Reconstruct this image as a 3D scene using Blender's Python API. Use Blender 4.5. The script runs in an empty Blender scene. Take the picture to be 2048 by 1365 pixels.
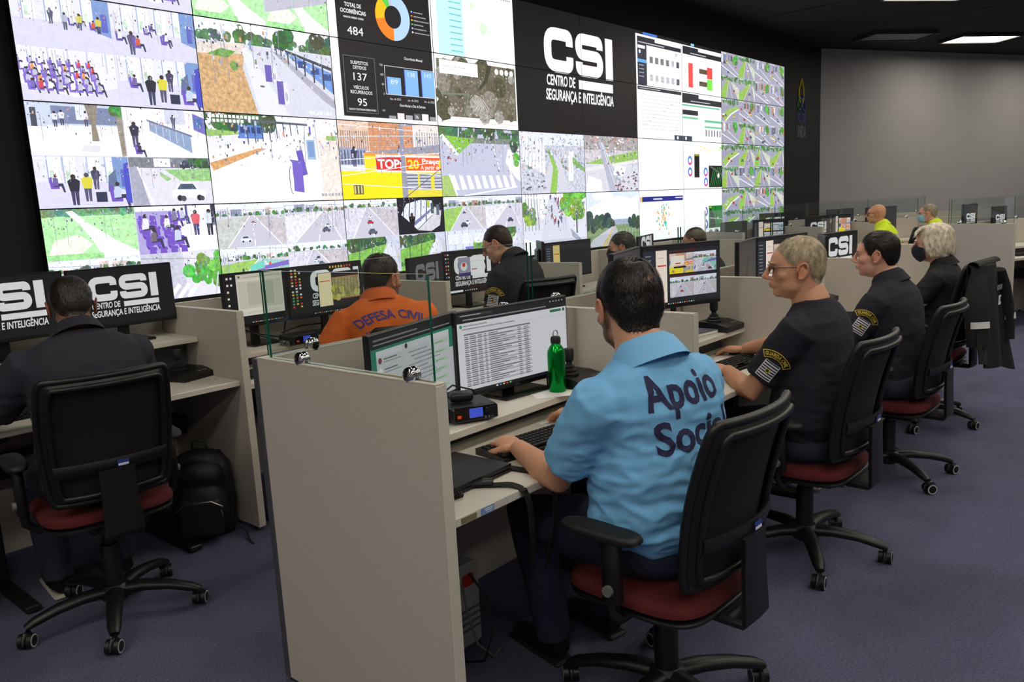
import bpy, bmesh, math, random
import numpy as np
from mathutils import Vector, Matrix, Euler
from mathutils.bvhtree import BVHTree
scene = bpy.context.scene
COL = scene.collection
R = math.radians
PI = math.pi

# ---------------------------------------------------------------- camera
cam_d = bpy.data.cameras.new('camera')
cam_d.sensor_width = 36.0
cam_d.lens = 1573.22/2048*36
cam_d.clip_end = 200
cam = bpy.data.objects.new('camera', cam_d)
COL.objects.link(cam)
_yaw, _pit, _rol = R(41.36), R(9.51), R(-2.99)
_f = Vector((math.cos(_yaw)*math.cos(_pit), math.sin(_yaw)*math.cos(_pit), -math.sin(_pit)))
_r = Vector((math.sin(_yaw), -math.cos(_yaw), 0)); _u = _r.cross(_f)
_r2 = _r*math.cos(_rol)+_u*math.sin(_rol); _u2 = -_r*math.sin(_rol)+_u*math.cos(_rol)
_m = Matrix((_r2, _u2, -_f)).transposed().to_4x4()
_m.translation = Vector((0, 0, 1.58))
cam.matrix_world = _m
scene.camera = cam

# ---------------------------------------------------------------- world, exposure
world = bpy.data.worlds.new('world'); scene.world = world
world.use_nodes = True
world.node_tree.nodes['Background'].inputs[0].default_value = (0.55, 0.6, 0.7, 1)
world.node_tree.nodes['Background'].inputs[1].default_value = 0.02
vs = scene.view_settings
vs.view_transform = 'Standard'; vs.look = 'None'; vs.gamma = 1; vs.use_curve_mapping = False
vs.exposure = 0.0
LAMP = 15.0        # radiance of the ceiling light panels
SCREEN = 1.15     # radiance of a white screen pixel

# ---------------------------------------------------------------- colours and materials
def lin(c):
    o = []
    for v in c[:3]:
        v = v/255.0
        o.append(v/12.92 if v <= .04045 else ((v+.055)/1.055)**2.4)
    return tuple(o)
def rgb(*c): return lin(c)+(1.0,)
MATS = {}
def mat(name, c=(128,128,128), rough=.5, metal=0., spec=.5, coat=0., noise=0., nscale=30., bump=0., bscale=200., trans=0., emit=None, es=1., alpha=1., stretch=None, sheen=0., attr=None):
    if name in MATS: return MATS[name]
    m = bpy.data.materials.new(name); m.use_nodes = True
    nt = m.node_tree; N = nt.nodes; L = nt.links
    b = N['Principled BSDF']
    base = lin(c)+(1,)
    b.inputs['Base Color'].default_value = base
    b.inputs['Roughness'].default_value = rough
    b.inputs['Metallic'].default_value = metal
    b.inputs['Specular IOR Level'].default_value = spec
    b.inputs['Coat Weight'].default_value = coat
    b.inputs['Transmission Weight'].default_value = trans
    b.inputs['Alpha'].default_value = alpha
    b.inputs['Sheen Weight'].default_value = sheen
    if emit:
        b.inputs['Emission Color'].default_value = lin(emit)+(1,); b.inputs['Emission Strength'].default_value = es
    src = None
    if attr:
        a = N.new('ShaderNodeAttribute'); a.attribute_name = attr; src = a.outputs['Color']
        L.new(src, b.inputs['Base Color'])
    if noise or bump:
        tc = N.new('ShaderNodeTexCoord'); mp = N.new('ShaderNodeMapping')
        L.new(tc.outputs['Object'], mp.inputs['Vector'])
        if stretch: mp.inputs['Scale'].default_value = stretch
    if noise:
        n = N.new('ShaderNodeTexNoise'); n.inputs['Scale'].default_value = nscale; n.inputs['Detail'].default_value = 5
        L.new(mp.outputs[0], n.inputs['Vector'])
        r = N.new('ShaderNodeMapRange'); r.inputs[1].default_value = .25; r.inputs[2].default_value = .75
        r.inputs[3].default_value = 1-noise; r.inputs[4].default_value = 1+noise
        L.new(n.outputs['Fac'], r.inputs[0])
        mx = N.new('ShaderNodeMix'); mx.data_type = 'RGBA'; mx.blend_type = 'MULTIPLY'; mx.inputs[0].default_value = 1
        mx.inputs[6].default_value = base
        if src: L.new(src, mx.inputs[6])
        L.new(r.outputs[0], mx.inputs[7]); L.new(mx.outputs[2], b.inputs['Base Color'])
    if bump:
        n2 = N.new('ShaderNodeTexNoise'); n2.inputs['Scale'].default_value = bscale; n2.inputs['Detail'].default_value = 3
        L.new(mp.outputs[0], n2.inputs['Vector'])
        bp = N.new('ShaderNodeBump'); bp.inputs['Strength'].default_value = bump; bp.inputs['Distance'].default_value = .002
        L.new(n2.outputs['Fac'], bp.inputs['Height']); L.new(bp.outputs[0], b.inputs['Normal'])
    MATS[name] = m
    return m

def carpet_mat():
    m = mat('carpet', (90, 88, 112), .95, spec=.1, noise=.22, nscale=2.2)
    nt = m.node_tree; N = nt.nodes; L = nt.links; b = N['Principled BSDF']
    tc = N.new('ShaderNodeTexCoord')
    n = N.new('ShaderNodeTexNoise'); n.inputs['Scale'].default_value = 260; n.inputs['Detail'].default_value = 4; n.inputs['Roughness'].default_value = .7
    mp = N.new('ShaderNodeMapping'); mp.inputs['Scale'].default_value = (1, .35, 1); mp.inputs['Rotation'].default_value = (0, 0, .6)
    L.new(tc.outputs['Object'], mp.inputs['Vector']); L.new(mp.outputs[0], n.inputs['Vector'])
    old = b.inputs['Base Color'].links[0].from_socket
    r = N.new('ShaderNodeMapRange'); r.inputs[1].default_value = .3; r.inputs[2].default_value = .7; r.inputs[3].default_value = .45; r.inputs[4].default_value = 1.6
    L.new(n.outputs['Fac'], r.inputs[0])
    mx = N.new('ShaderNodeMix'); mx.data_type = 'RGBA'; mx.blend_type = 'MULTIPLY'; mx.inputs[0].default_value = 1
    L.new(old, mx.inputs[6]); L.new(r.outputs[0], mx.inputs[7]); L.new(mx.outputs[2], b.inputs['Base Color'])
    bp = N.new('ShaderNodeBump'); bp.inputs['Strength'].default_value = .8; bp.inputs['Distance'].default_value = .004
    L.new(n.outputs['Fac'], bp.inputs['Height']); L.new(bp.outputs[0], b.inputs['Normal'])
    return m

def glass_mat():
    # clear partition glass: mostly clear, fresnel reflection, faint green
    m = bpy.data.materials.new('clear_glass'); m.use_nodes = True
    nt = m.node_tree; N = nt.nodes; L = nt.links
    N.remove(N['Principled BSDF'])
    t = N.new("ShaderNodeBsdfTransparent"); t.inputs[0].default_value = (.95, .975, .965, 1)
    g = N.new('ShaderNodeBsdfGlossy'); g.inputs['Roughness'].default_value = .02
    lw = N.new("ShaderNodeLayerWeight"); lw.inputs[0].default_value = .5; pw = N.new("ShaderNodeMath"); pw.operation = "POWER"; pw.inputs[1].default_value = 4.0; L.new(lw.outputs["Facing"], pw.inputs[0]); fr = N.new("ShaderNodeMath"); fr.operation = "MULTIPLY_ADD"; fr.inputs[1].default_value = .5; fr.inputs[2].default_value = .035; L.new(pw.outputs[0], fr.inputs[0])
    mx = N.new('ShaderNodeMixShader')
    L.new(fr.outputs[0], mx.inputs[0]); L.new(t.outputs[0], mx.inputs[1]); L.new(g.outputs[0], mx.inputs[2])
    L.new(mx.outputs[0], N['Material Output'].inputs[0])
    return m

def picture_mat(name, strength, grain=38.):
    # lit display surface: emission colour from the face attribute, alpha = amount of picture grain
    m = bpy.data.materials.new(name); m.use_nodes = True
    nt = m.node_tree; N = nt.nodes; L = nt.links; b = N['Principled BSDF']
    b.inputs['Base Color'].default_value = (.012, .012, .014, 1); b.inputs['Roughness'].default_value = .42
    b.inputs['Specular IOR Level'].default_value = .35
    a = N.new('ShaderNodeAttribute'); a.attribute_name = 'Col'
    tc = N.new('ShaderNodeTexCoord')
    n = N.new('ShaderNodeTexNoise'); n.inputs['Scale'].default_value = grain; n.inputs['Detail'].default_value = 6; n.inputs['Roughness'].default_value = .75
    L.new(tc.outputs['Object'], n.inputs['Vector'])
    s = N.new('ShaderNodeMath'); s.operation = 'SUBTRACT'; s.inputs[1].default_value = .5; L.new(n.outputs['Fac'], s.inputs[0])
    k = N.new('ShaderNodeMath'); k.operation = 'MULTIPLY'; L.new(s.outputs[0], k.inputs[0]); L.new(a.outputs['Alpha'], k.inputs[1])
    p = N.new('ShaderNodeMath'); p.operation = 'MULTIPLY_ADD'; p.inputs[1].default_value = 5.0; p.inputs[2].default_value = 1.0; L.new(k.outputs[0], p.inputs[0])
    c = N.new('ShaderNodeMath'); c.operation = 'MAXIMUM'; c.inputs[1].default_value = .02; L.new(p.outputs[0], c.inputs[0])
    mx = N.new('ShaderNodeMix'); mx.data_type = 'RGBA'; mx.blend_type = 'MULTIPLY'; mx.inputs[0].default_value = 1
    L.new(a.outputs['Color'], mx.inputs[6]); L.new(c.outputs[0], mx.inputs[7])
    L.new(mx.outputs[2], b.inputs['Emission Color']); b.inputs['Emission Strength'].default_value = strength
    return m

M_PANEL = mat('beige_laminate', (196, 189, 178), .5, noise=.03, nscale=60, bump=.05, bscale=400)
M_PANEL_EDGE = mat('pale_edge_band', (205, 200, 186), .45)
M_TOP = mat('desk_laminate', (214, 210, 197), .45, noise=.03, nscale=80)
M_DARKTRIM = mat('graphite_trim', (72, 72, 78), .5)
M_BLACKMETAL = mat('black_powder_coat', (16, 16, 17), .5)
M_BLACK = mat('black_plastic', (17, 17, 18), .42, bump=.1, bscale=500)
M_BLACKGLOSS = mat('glossy_black_plastic', (10, 10, 11), .18)
M_SOFTBLACK = mat('soft_black_rubber', (22, 22, 23), .6)
M_GREYPL = mat('grey_plastic', (105, 105, 108), .5)
M_WHEEL = mat('caster_ring_grey', (190, 190, 188), .5)
M_CHROME = mat('chrome', (205, 205, 208), .12, metal=1.)
M_STEEL = mat('brushed_steel', (150, 150, 150), .35, metal=1.)
M_RED = mat('red_seat_fabric', (80, 9, 14), .9, noise=.12, nscale=120, bump=.4, bscale=600)
M_MESH = mat('black_chair_mesh', (9, 9, 10), .8, bump=.5, bscale=900)
M_GLASS = glass_mat()
M_GEDGE = mat('green_glass_edge', (10, 92, 70), .15, spec=.8)
M_WHITE = mat('white_plastic', (225, 225, 222), .5)
M_PAPER = mat('white_paper', (232, 232, 228), .8)
M_CABLE = mat('black_cable', (14, 14, 14), .5)
M_WALLSCREEN = picture_mat('video_wall_picture', SCREEN*1.04, 30.)
M_MONSCREEN = picture_mat('monitor_picture', .72, 130.)
M_PRINT_W = mat('white_print', (225, 225, 225), .7)

# ---------------------------------------------------------------- mesh builder
class MB:
    def __init__(s): s.v = []; s.f = []; s.m = []
    def add(s, vs, fs, mi=0, M=None):
        o = len(s.v)
        if M is not None: vs = [M @ Vector(p) for p in vs]
        s.v += [tuple(p) for p in vs]; s.f += [tuple(i+o for i in f) for f in fs]; s.m += [mi]*len(fs)
        return s
    def box(s, c, d, bev=0., mi=0, M=None, seg=1):
        hx, hy, hz = d[0]/2, d[1]/2, d[2]/2
        if bev <= 0:
            vs = [(c[0]+x*hx, c[1]+y*hy, c[2]+z*hz) for z in (-1,1) for y in (-1,1) for x in (-1,1)]
            fs = [(0,2,3,1),(4,5,7,6),(0,1,5,4),(2,6,7,3),(0,4,6,2),(1,3,7,5)]
            return s.add(vs, fs, mi, M)
        bm = bmesh.new(); bmesh.ops.create_cube(bm, size=1)
        for v in bm.verts: v.co = Vector((c[0]+v.co.x*d[0], c[1]+v.co.y*d[1], c[2]+v.co.z*d[2]))
        bmesh.ops.bevel(bm, geom=bm.edges[:], offset=min(bev, min(d)*.49), segments=seg, affect='EDGES', profile=.5)
        s.bm(bm, mi, M); return s
    def bm(s, bm, mi=0, M=None):
        bm.verts.index_update()
        s.add([v.co.copy() for v in bm.verts], [[v.index for v in f.verts] for f in bm.faces], mi, M); bm.free(); return s
    def prism(s, poly, z0, z1, mi=0, M=None):
        n = len(poly)
        vs = [(x, y, z0) for x, y in poly]+[(x, y, z1) for x, y in poly]
        fs = [tuple(range(n-1, -1, -1)), tuple(range(n, 2*n))]+[(i, (i+1) % n, n+(i+1) % n, n+i) for i in range(n)]
        return s.add(vs, fs, mi, M)
    def cyl(s, p0, p1, r0, r1=None, n=12, mi=0, cap=True, M=None):
        return s.tube([p0, p1], [r0, r0 if r1 is None else r1], n, mi, cap, M)
    def tube(s, pts, rad, n=8, mi=0, cap=True, M=None, closed=False, flat=1.0, up=None):
        pts = [Vector(p) for p in pts]
        if not isinstance(rad, (list, tuple)): rad = [rad]*len(pts)
        vs = []; fs = []; k = len(pts); pu = Vector(up) if up else None
        for i, p in enumerate(pts):
            a = pts[(i-1) % k] if (i or closed) else pts[0]; b = pts[(i+1) % k] if (i < k-1 or closed) else pts[-1]
            t = (b-a)
            if t.length < 1e-9: t = Vector((0,0,1))
            t.normalize()
            if pu is None: pu = Vector((0,0,1)) if abs(t.z) < .9 else Vector((1,0,0))
            x = pu.cross(t)
            if x.length < 1e-6: x = Vector((1,0,0)).cross(t)
            x.normalize(); y = t.cross(x); pu = y if not up else Vector(up)
            for j in range(n):
                q = 2*PI*j/n
                vs.append(p+x*rad[i]*math.cos(q)+y*rad[i]*flat*math.sin(q))
        for i in range(k if closed else k-1):
            for j in range(n):
                i2 = (i+1) % k
                fs.append((i*n+j, i*n+(j+1) % n, i2*n+(j+1) % n, i2*n+j))
        if cap and not closed:
            fs.append(tuple(range(n-1, -1, -1))); fs.append(tuple((k-1)*n+j for j in range(n)))
        return s.add(vs, fs, mi, M)
    def lathe(s, prof, n=20, mi=0, M=None):
        vs = []; fs = []; k = len(prof)
        for r, z in prof:
            for j in range(n):
                q = 2*PI*j/n; vs.append((r*math.cos(q), r*math.sin(q), z))
        for i in range(k-1):
            for j in range(n): fs.append((i*n+j, i*n+(j+1) % n, (i+1)*n+(j+1) % n, (i+1)*n+j))
        fs.append(tuple(range(n-1, -1, -1))); fs.append(tuple((k-1)*n+j for j in range(n)))
        return s.add(vs, fs, mi, M)
    def ell(s, c, r, n=16, m=10, mi=0, M=None):
        vs = [(c[0], c[1], c[2]-r[2])]; fs = []
        for i in range(1, m):
            a = -PI/2+PI*i/m
            for j in range(n):
                q = 2*PI*j/n; vs.append((c[0]+r[0]*math.cos(a)*math.cos(q), c[1]+r[1]*math.cos(a)*math.sin(q), c[2]+r[2]*math.sin(a)))
        vs.append((c[0], c[1], c[2]+r[2])); e = len(vs)-1
        for j in range(n):
            fs.append((0, 1+(j+1) % n, 1+j)); fs.append((e, 1+(m-2)*n+j, 1+(m-2)*n+(j+1) % n))
        for i in range(m-2):
            for j in range(n): fs.append((1+i*n+j, 1+i*n+(j+1) % n, 1+(i+1)*n+(j+1) % n, 1+(i+1)*n+j))
        return s.add(vs, fs, mi, M)
    def grid(s, nu, nv, fn, mi=0, M=None, thick=0.):
        # surface fn(u,v)->(x,y,z), optionally thickened along -normal
        P = [[Vector(fn(i/nu, j/nv)) for i in range(nu+1)] for j in range(nv+1)]
        vs = [p for r in P for p in r]; W = nu+1
        fs = [(j*W+i, j*W+i+1, (j+1)*W+i+1, (j+1)*W+i) for j in range(nv) for i in range(nu)]
        if thick:
            me = bpy.data.meshes.new('t'); me.from_pydata(vs, [], fs); me.update()
            nr = [v.normal.copy() for v in me.vertices]; bpy.data.meshes.remove(me)
            o = len(vs); vs = vs+[p-q*thick for p, q in zip(vs, nr)]
            fs2 = [tuple(o+k for k in reversed(f)) for f in fs]
            ed = [j*W for j in range(nv+1)]
            rim = [i for i in range(W)]+[j*W+nu for j in range(1, nv+1)]+[nv*W+i for i in range(nu-1, -1, -1)]+[j*W for j in range(nv-1, 0, -1)]
            k = len(rim)
            fs3 = [(rim[(a+1) % k], rim[a], o+rim[a], o+rim[(a+1) % k]) for a in range(k)]
            fs = fs+fs2+fs3
        return s.add(vs, fs, mi, M)
    def mesh(s, name, mats, smooth=None):
        me = bpy.data.meshes.new(name); me.from_pydata(s.v, [], s.f)
        if not isinstance(mats, (list, tuple)): mats = [mats]
        for m in mats: me.materials.append(m)
        if any(s.m): me.polygons.foreach_set('material_index', s.m)
        me.update()
        if smooth:
            me.shade_smooth(); me.set_sharp_from_angle(angle=R(smooth))
        return me
    def build(s, name, mats, parent=None, smooth=None, loc=None):
        return link(name, s.mesh(name, mats, smooth), parent, loc)

def link(name, me, parent=None, loc=None):
    o = bpy.data.objects.new(name, me); COL.objects.link(o)
    if parent is not None: o.parent = parent
    if loc is not None: o.location = loc
    return o
def tag(o, label=None, cat=None, group=None, kind=None):
    if label: o['label'] = label
    if cat: o['category'] = cat
    if group: o['group'] = group
    if kind: o['kind'] = kind
    return o
def thing(name, label, cat, loc=(0,0,0), rz=0., group=None):
    o = bpy.data.objects.new(name, None); COL.objects.link(o); o.empty_display_size = .1
    o.location = loc; o.rotation_euler = (0, 0, rz)
    return tag(o, label, cat, group)
CHILD = {}
def kids(o): return [c for c in COL.objects if c.parent == o]
def dup(root, label=None, loc=None, rz=None, group=None, parent=None):
    c = root.copy(); COL.objects.link(c); c.parent = parent
    if label: c['label'] = label
    if group: c['group'] = group
    if loc is not None: c.location = loc
    if rz is not None: c.rotation_euler = (0, 0, rz)
    for k in list(root.children): dup(k, parent=c)
    return c
def struct(name, mb, m, smooth=None):
    return tag(mb.build(name, m, None, smooth), kind='structure')

# text -> 2-D triangles, cached
_TXT = {}
def text_tris(s, bold=.0, shear=0.):
    key = (s, bold, shear)
    if key in _TXT: return _TXT[key]
    cu = bpy.data.curves.new('t', 'FONT'); cu.body = s; cu.size = 1; cu.offset = bold; cu.resolution_u = 3; cu.shear = shear
    o = bpy.data.objects.new('t', cu); COL.objects.link(o)
    dg = bpy.context.evaluated_depsgraph_get(); dg.update()
    me = bpy.data.meshes.new_from_object(o.evaluated_get(dg))
    V = [(v.co.x, v.co.y) for v in me.vertices]; F = [tuple(p.vertices) for p in me.polygons]
    bpy.data.objects.remove(o); bpy.data.curves.remove(cu); bpy.data.meshes.remove(me)
    if V:
        a = np.array(V); mn = a.min(0); mx = a.max(0)
        a[:, 0] -= mn[0]
        res = (a, F, mx[0]-mn[0], mn[1], mx[1])
    else: res = (np.zeros((0, 2)), [], 0., 0., 0.)
    _TXT[key] = res
    return res
# ---------------------------------------------------------------- flat pictures for lit screens
_CAP = None
def clip_poly(P, x0, y0, x1, y1):
    for ax, lim, sg in ((0, x0, 1), (0, x1, -1), (1, y0, 1), (1, y1, -1)):
        if not P: return P
        out = []
        for i in range(len(P)):
            a = P[i-1]; b = P[i]
            da = (a[ax]-lim)*sg; db = (b[ax]-lim)*sg
            if da >= 0: 
                if db >= 0: out.append(b)
                else:
                    t = da/(da-db); out.append((a[0]+(b[0]-a[0])*t, a[1]+(b[1]-a[1])*t))
            elif db >= 0:
                t = da/(da-db); out.append((a[0]+(b[0]-a[0])*t, a[1]+(b[1]-a[1])*t)); out.append(b)
        P = out
    return P
class Pic:
    """vector picture; coordinates 0..1 inside the current view, y up"""
    def __init__(s, w, h, root=None, off=(0,0), size=None, clip=None, k=1.):
        s.w, s.h = w, h
        s.root = root or s
        if root is None: s.items = []
        s.off = off; s.size = size or (w, h); s.clip = clip or (0, 0, w, h); s.k = k
    def sub(s, x0, y0, x1, y1, k=None):
        o = (s.off[0]+x0*s.size[0], s.off[1]+y0*s.size[1]); z = ((x1-x0)*s.size[0], (y1-y0)*s.size[1])
        c = (max(s.clip[0], o[0]), max(s.clip[1], o[1]), min(s.clip[2], o[0]+z[0]), min(s.clip[3], o[1]+z[1]))
        return Pic(s.w, s.h, s.root, o, z, c, s.k if k is None else k)
    def p(s, pts, c, t=0.):
        P = [(s.off[0]+x*s.size[0], s.off[1]+y*s.size[1]) for x, y in pts]
        P = clip_poly(P, *s.clip)
        if len(P) >= 3:
            w = getattr(s.root, 'wash', 0.)
            if w: c = tuple(a*(1-w)+b*w for a, b in zip(c, (236,234,252)))
            s.root.items.append((P, tuple(v*s.k for v in lin(c))+(t,)))
    def r(s, x0, y0, x1, y1, c, t=0.): s.p([(x0,y0),(x1,y0),(x1,y1),(x0,y1)], c, t)
    def asp(s): return s.size[1]/s.size[0]
    def e(s, x, y, rx, c, ry=None, t=0., n=14, a0=0., a1=2*PI):
        ry = ry if ry is not None else rx/s.asp()
        s.p([(x+rx*math.cos(a0+(a1-a0)*i/n), y+ry*math.sin(a0+(a1-a0)*i/n)) for i in range(n)], c, t)
    def l(s, x0, y0, x1, y1, w, c, t=0.):
        a = s.asp(); dx, dy = x1-x0, (y1-y0)*a; L = math.hypot(dx, dy) or 1
        nx, ny = -dy/L*w/2, dx/L*w/2/a
        s.p([(x0+nx,y0+ny),(x1+nx,y1+ny),(x1-nx,y1-ny),(x0-nx,y0-ny)], c, t)
    def ring(s, x, y, r0, r1, a0, a1, c, n=16):
        k = s.asp()
        for i in range(n):
            p, q = a0+(a1-a0)*i/n, a0+(a1-a0)*(i+1)/n
            s.p([(x+r0*math.cos(p), y+r0/k*math.sin(p)), (x+r1*math.cos(p), y+r1/k*math.sin(p)), (x+r1*math.cos(q), y+r1/k*math.sin(q)), (x+r0*math.cos(q), y+r0/k*math.sin(q))], c)
    def txt(s, st, x, y, h, c, al='l', w=None, bold=0., shear=0.):
        global _CAP
        if _CAP is None: _CAP = text_tris('H')[4]
        V, F, W, mn, mx = text_tris(st, bold, shear)
        if not F: return
        sy = h/_CAP; sx = sy*s.asp()
        if w: sx = w/W
        ox = x-(W*sx if al == 'r' else W*sx/2 if al == 'c' else 0)
        Q = [(ox+a*sx, y+b*sy) for a, b in V]
        for f in F: s.p([Q[i] for i in f], c)
    def mesh(s, name, m, org, ux, uy, nz, eps=.00007):
        vs = []; fs = []; cols = []
        org, ux, uy, nz = Vector(org), Vector(ux), Vector(uy), Vector(nz)
        n = len(s.items)
        eps = min(eps, .004/max(n, 1))
        for k, (P, c) in enumerate(s.items):
            o = len(vs)
            ar = sum(P[i-1][0]*P[i][1]-P[i][0]*P[i-1][1] for i in range(len(P)))
            if ar < 0: P = P[::-1]
            for x, y in P: vs.append(org+ux*x+uy*y+nz*(eps*k))
            fs.append(tuple(range(o, o+len(P)))); cols += list(c)
        me = bpy.data.meshes.new(name); me.from_pydata(vs, [], fs); me.materials.append(m)
        at = me.attributes.new('Col', 'FLOAT_COLOR', 'FACE'); at.data.foreach_set('color', cols)
        me.update(); return me

def fillet(pts, r, n=5):
    out = [pts[0]]
    for i in range(1, len(pts)-1):
        a, b, c = Vector(pts[i-1]), Vector(pts[i]), Vector(pts[i+1])
        u = (a-b).normalized(); v = (c-b).normalized(); rr = min(r, (a-b).length*.5, (c-b).length*.5)
        p0, p1 = b+u*rr, b+v*rr; 
        for k in range(n+1):
            t = k/n; q = p0*(1-t)**2+b*2*t*(1-t)+p1*t*t; out.append((q.x, q.y))
    out.append(pts[-1]); return out
def ribbon(path, t):
    P = [Vector(p) for p in path]; L = []; Rr = []
    for i, p in enumerate(P):
        d = (P[min(i+1, len(P)-1)]-P[max(i-1, 0)]).normalized(); n = Vector((-d.y, d.x))*t/2
        L.append(p+n); Rr.append(p-n)
    return [[tuple(L[i]), tuple(L[i+1]), tuple(Rr[i+1]), tuple(Rr[i])] for i in range(len(P)-1)]
def csi_polys():
    out = []; h = .355; t = .098; w = .40
    c = fillet([(w-t/2, .62*h), (w-t/2, h-t/2), (t/2, h-t/2), (t/2, t/2), (w-t/2, t/2), (w-t/2, .38*h)], .1)
    out += ribbon(c, t)
    o = .435; w2 = .41; t2 = .094
    sp = fillet([(o+w2-t2/2, .68*h), (o+w2-t2/2, h-t2/2), (o+t2/2, h-t2/2), (o+t2/2, h/2), (o+w2-t2/2, h/2), (o+w2-t2/2, t2/2), (o+t2/2, t2/2), (o+t2/2, .32*h)], .075)
    out += ribbon(sp, t2)
    out.append([(.885, 0), (1, 0), (1, h), (.885, h)])
    return out
def csi_logo(v, x, y, w, c=(250,250,250), sub=True, thin=False):
    """x,y = lower left of the whole logo, w = width, in view units"""
    k = 1/v.asp(); 
    b = .245 if sub else 0
    for P in csi_polys(): v.p([(x+a*w, y+(q+b)*w*k) for a, q in P], c)
    if sub:
        v.txt('CENTRO DE', x+.02*w, y+.14*w*k, .082*w*k, c, w=.40*w, bold=.02, shear=.1)
        v.r(x+.47*w, y+.135*w*k, x+.995*w, y+.21*w*k, c)
        v.txt('SEGURANÇA E INTELIGÊNCIA', x+.0*w, y+.02*w*k, .085*w*k, c, w=1.0*w, bold=.02, shear=.1)

# ---- little picture vocabulary
SKINS = [(120,80,62), (170,125,100), (92,62,50)]
def man(v, x, y, h, c, rg, legs=(78,78,108)):
    a = v.asp(); w = h*a
    v.p([(x-.10*w, y), (x-.02*w, y), (x, y+.48*h), (x+.02*w, y), (x+.1*w, y), (x+.13*w, y+.5*h), (x-.13*w, y+.5*h)], legs)
    v.p([(x-.14*w, y+.45*h), (x+.14*w, y+.45*h), (x+.2*w, y+.78*h), (x+.08*w, y+.86*h), (x-.08*w, y+.86*h), (x-.2*w, y+.78*h)], c)
    v.e(x, y+.92*h, .085*w, (55,42,40), n=8)
def sitter(v, x, y, h, c, rg, chair=(110,80,190)):
    a = v.asp(); w = h*a
    v.p([(x-.3*w, y+.2*h), (x-.16*w, y+.2*h), (x-.2*w, y+.85*h), (x-.36*w, y+.8*h)], chair)
    v.p([(x-.25*w, y+.2*h), (x+.15*w, y+.2*h), (x+.15*w, y+.36*h), (x-.25*w, y+.36*h)], chair)
    v.p([(x-.15*w, y+.3*h), (x+.25*w, y+.34*h), (x+.35*w, y), (x+.45*w, y+.02*h), (x+.35*w, y+.5*h), (x-.1*w, y+.5*h)], (55,55,85))
    v.p([(x-.2*w, y+.35*h), (x+.1*w, y+.38*h), (x+.12*w, y+.75*h), (x, y+.82*h), (x-.14*w, y+.8*h)], c)
    v.e(x-.01*w, y+.91*h, .09*w, (60,45,42), n=8)
def car(v, x, y, w, c):
    a = 1/v.asp(); h = w*.45*a
    v.p([(x-.5*w, y), (x+.5*w, y), (x+.52*w, y+.45*h), (x+.3*w, y+.55*h), (x+.18*w, y+h), (x-.28*w, y+h), (x-.42*w, y+.55*h), (x-.52*w, y+.45*h)], c)
    v.p([(x-.36*w, y+.55*h), (x+.24*w, y+.55*h), (x+.14*w, y+.9*h), (x-.24*w, y+.9*h)], (70,80,105))
    for q in (-.3, .3): v.e(x+q*w, y, .09*w, (40,40,48), n=8)
def tree(v, x, y, r, rg, c=(70,120,60), n=7):
    for i in range(n):
        q = [(int(c[j]*rg.uniform(.75, 1.25))) for j in range(3)]
        v.e(x+rg.uniform(-.7,.7)*r, y+rg.uniform(-.5,.6)*r/v.asp(), r*rg.uniform(.4,.7), q, n=9, t=.55)
def bank(v, x0, x1, y, r, rg, c=(70,115,65), n=12):
    for i in range(n): tree(v, x0+(x1-x0)*(i+.5)/n, y+rg.uniform(-.3,.4)*r, r*rg.uniform(.7,1.3), rg, c, 3)
def stamp(v, rg, x=.03, y=.93, n=9, c=(250,250,255)):
    for i in range(n): v.r(x+i*.028, y, x+i*.028+.02, y+.035, c, .6)
PALE = (226,228,246)
def g_street(v, rg, vx=.5, hz=.72, left=None, right=None, road=(196,196,212), cars=3, bld=True, dash=True, sky=(232,238,252), poles=2):
    v.r(0, 0, 1, 1, sky, .06)
    if bld:
        x = -.05
        while x < 1.05:
            w = rg.uniform(.06, .2); h = rg.uniform(.05, .2)
            v.r(x, hz-.03, x+w, hz+h, rg.choice([(205,205,222), (180,175,190), (222,205,195), (150,155,185), (214,222,236), (190,140,120)]), .35)
            for k in range(int(w/.035)): v.r(x+.008+k*.035, hz+.01, x+.022+k*.035, hz+h*.7, (120,125,150), .4)
            x += w+rg.uniform(0, .06)
    bank(v, -.05, 1.05, hz+.02, .05, rg, n=9)
    v.r(0, 0, 1, hz, (206,206,220), .14)
    L = left if left is not None else rg.choice([(150,196,92),(196,200,196),(214,212,222)]); Rr = right if right is not None else (196,190,196)
    v.p([(0, 0), (.18, 0), (vx-.03, hz), (0, hz-.08)], L, .3)
    v.p([(1, 0), (.92, 0), (vx+.05, hz), (1, hz-.1)], Rr, .25)
    v.p([(.14, 0), (.9, 0), (vx+.025, hz), (vx-.015, hz)], road, .06)
    v.l(.12, 0, vx-.02, hz, .014, (240,240,245)); v.l(.93, 0, vx+.035, hz, .014, (235,235,240))
    if dash:
        for i in range(6):
            a, b = (i/6)**.6, ((i+.5)/6)**.6
            v.l(.52+(vx-.52)*a, hz*a, .52+(vx-.52)*b, hz*b, .012*(1-a)+.003, (250,250,252))
    for i in range(cars):
        d = rg.uniform(.1, .85); x = .52+(vx-.52)*d+rg.uniform(-.25, .25)*(1-d)
        car(v, x, hz*d, .16*(1-d)+.03, rg.choice([(245,245,250), (90,95,110), (190,40,40), (225,228,235), (60,65,85)]))
    for i in range(poles):
        x = rg.choice([rg.uniform(.02,.3), rg.uniform(.7,.98)]); v.l(x, rg.uniform(.1,.5), x+.01, rg.uniform(.85,1.02), .009, (150,150,165))
    for i in range(rg.randint(1,3)):
        y = rg.uniform(.8,1); v.l(0, y, 1, y+rg.uniform(-.1,.06), .004, (120,120,135))
    stamp(v, rg)
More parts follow.
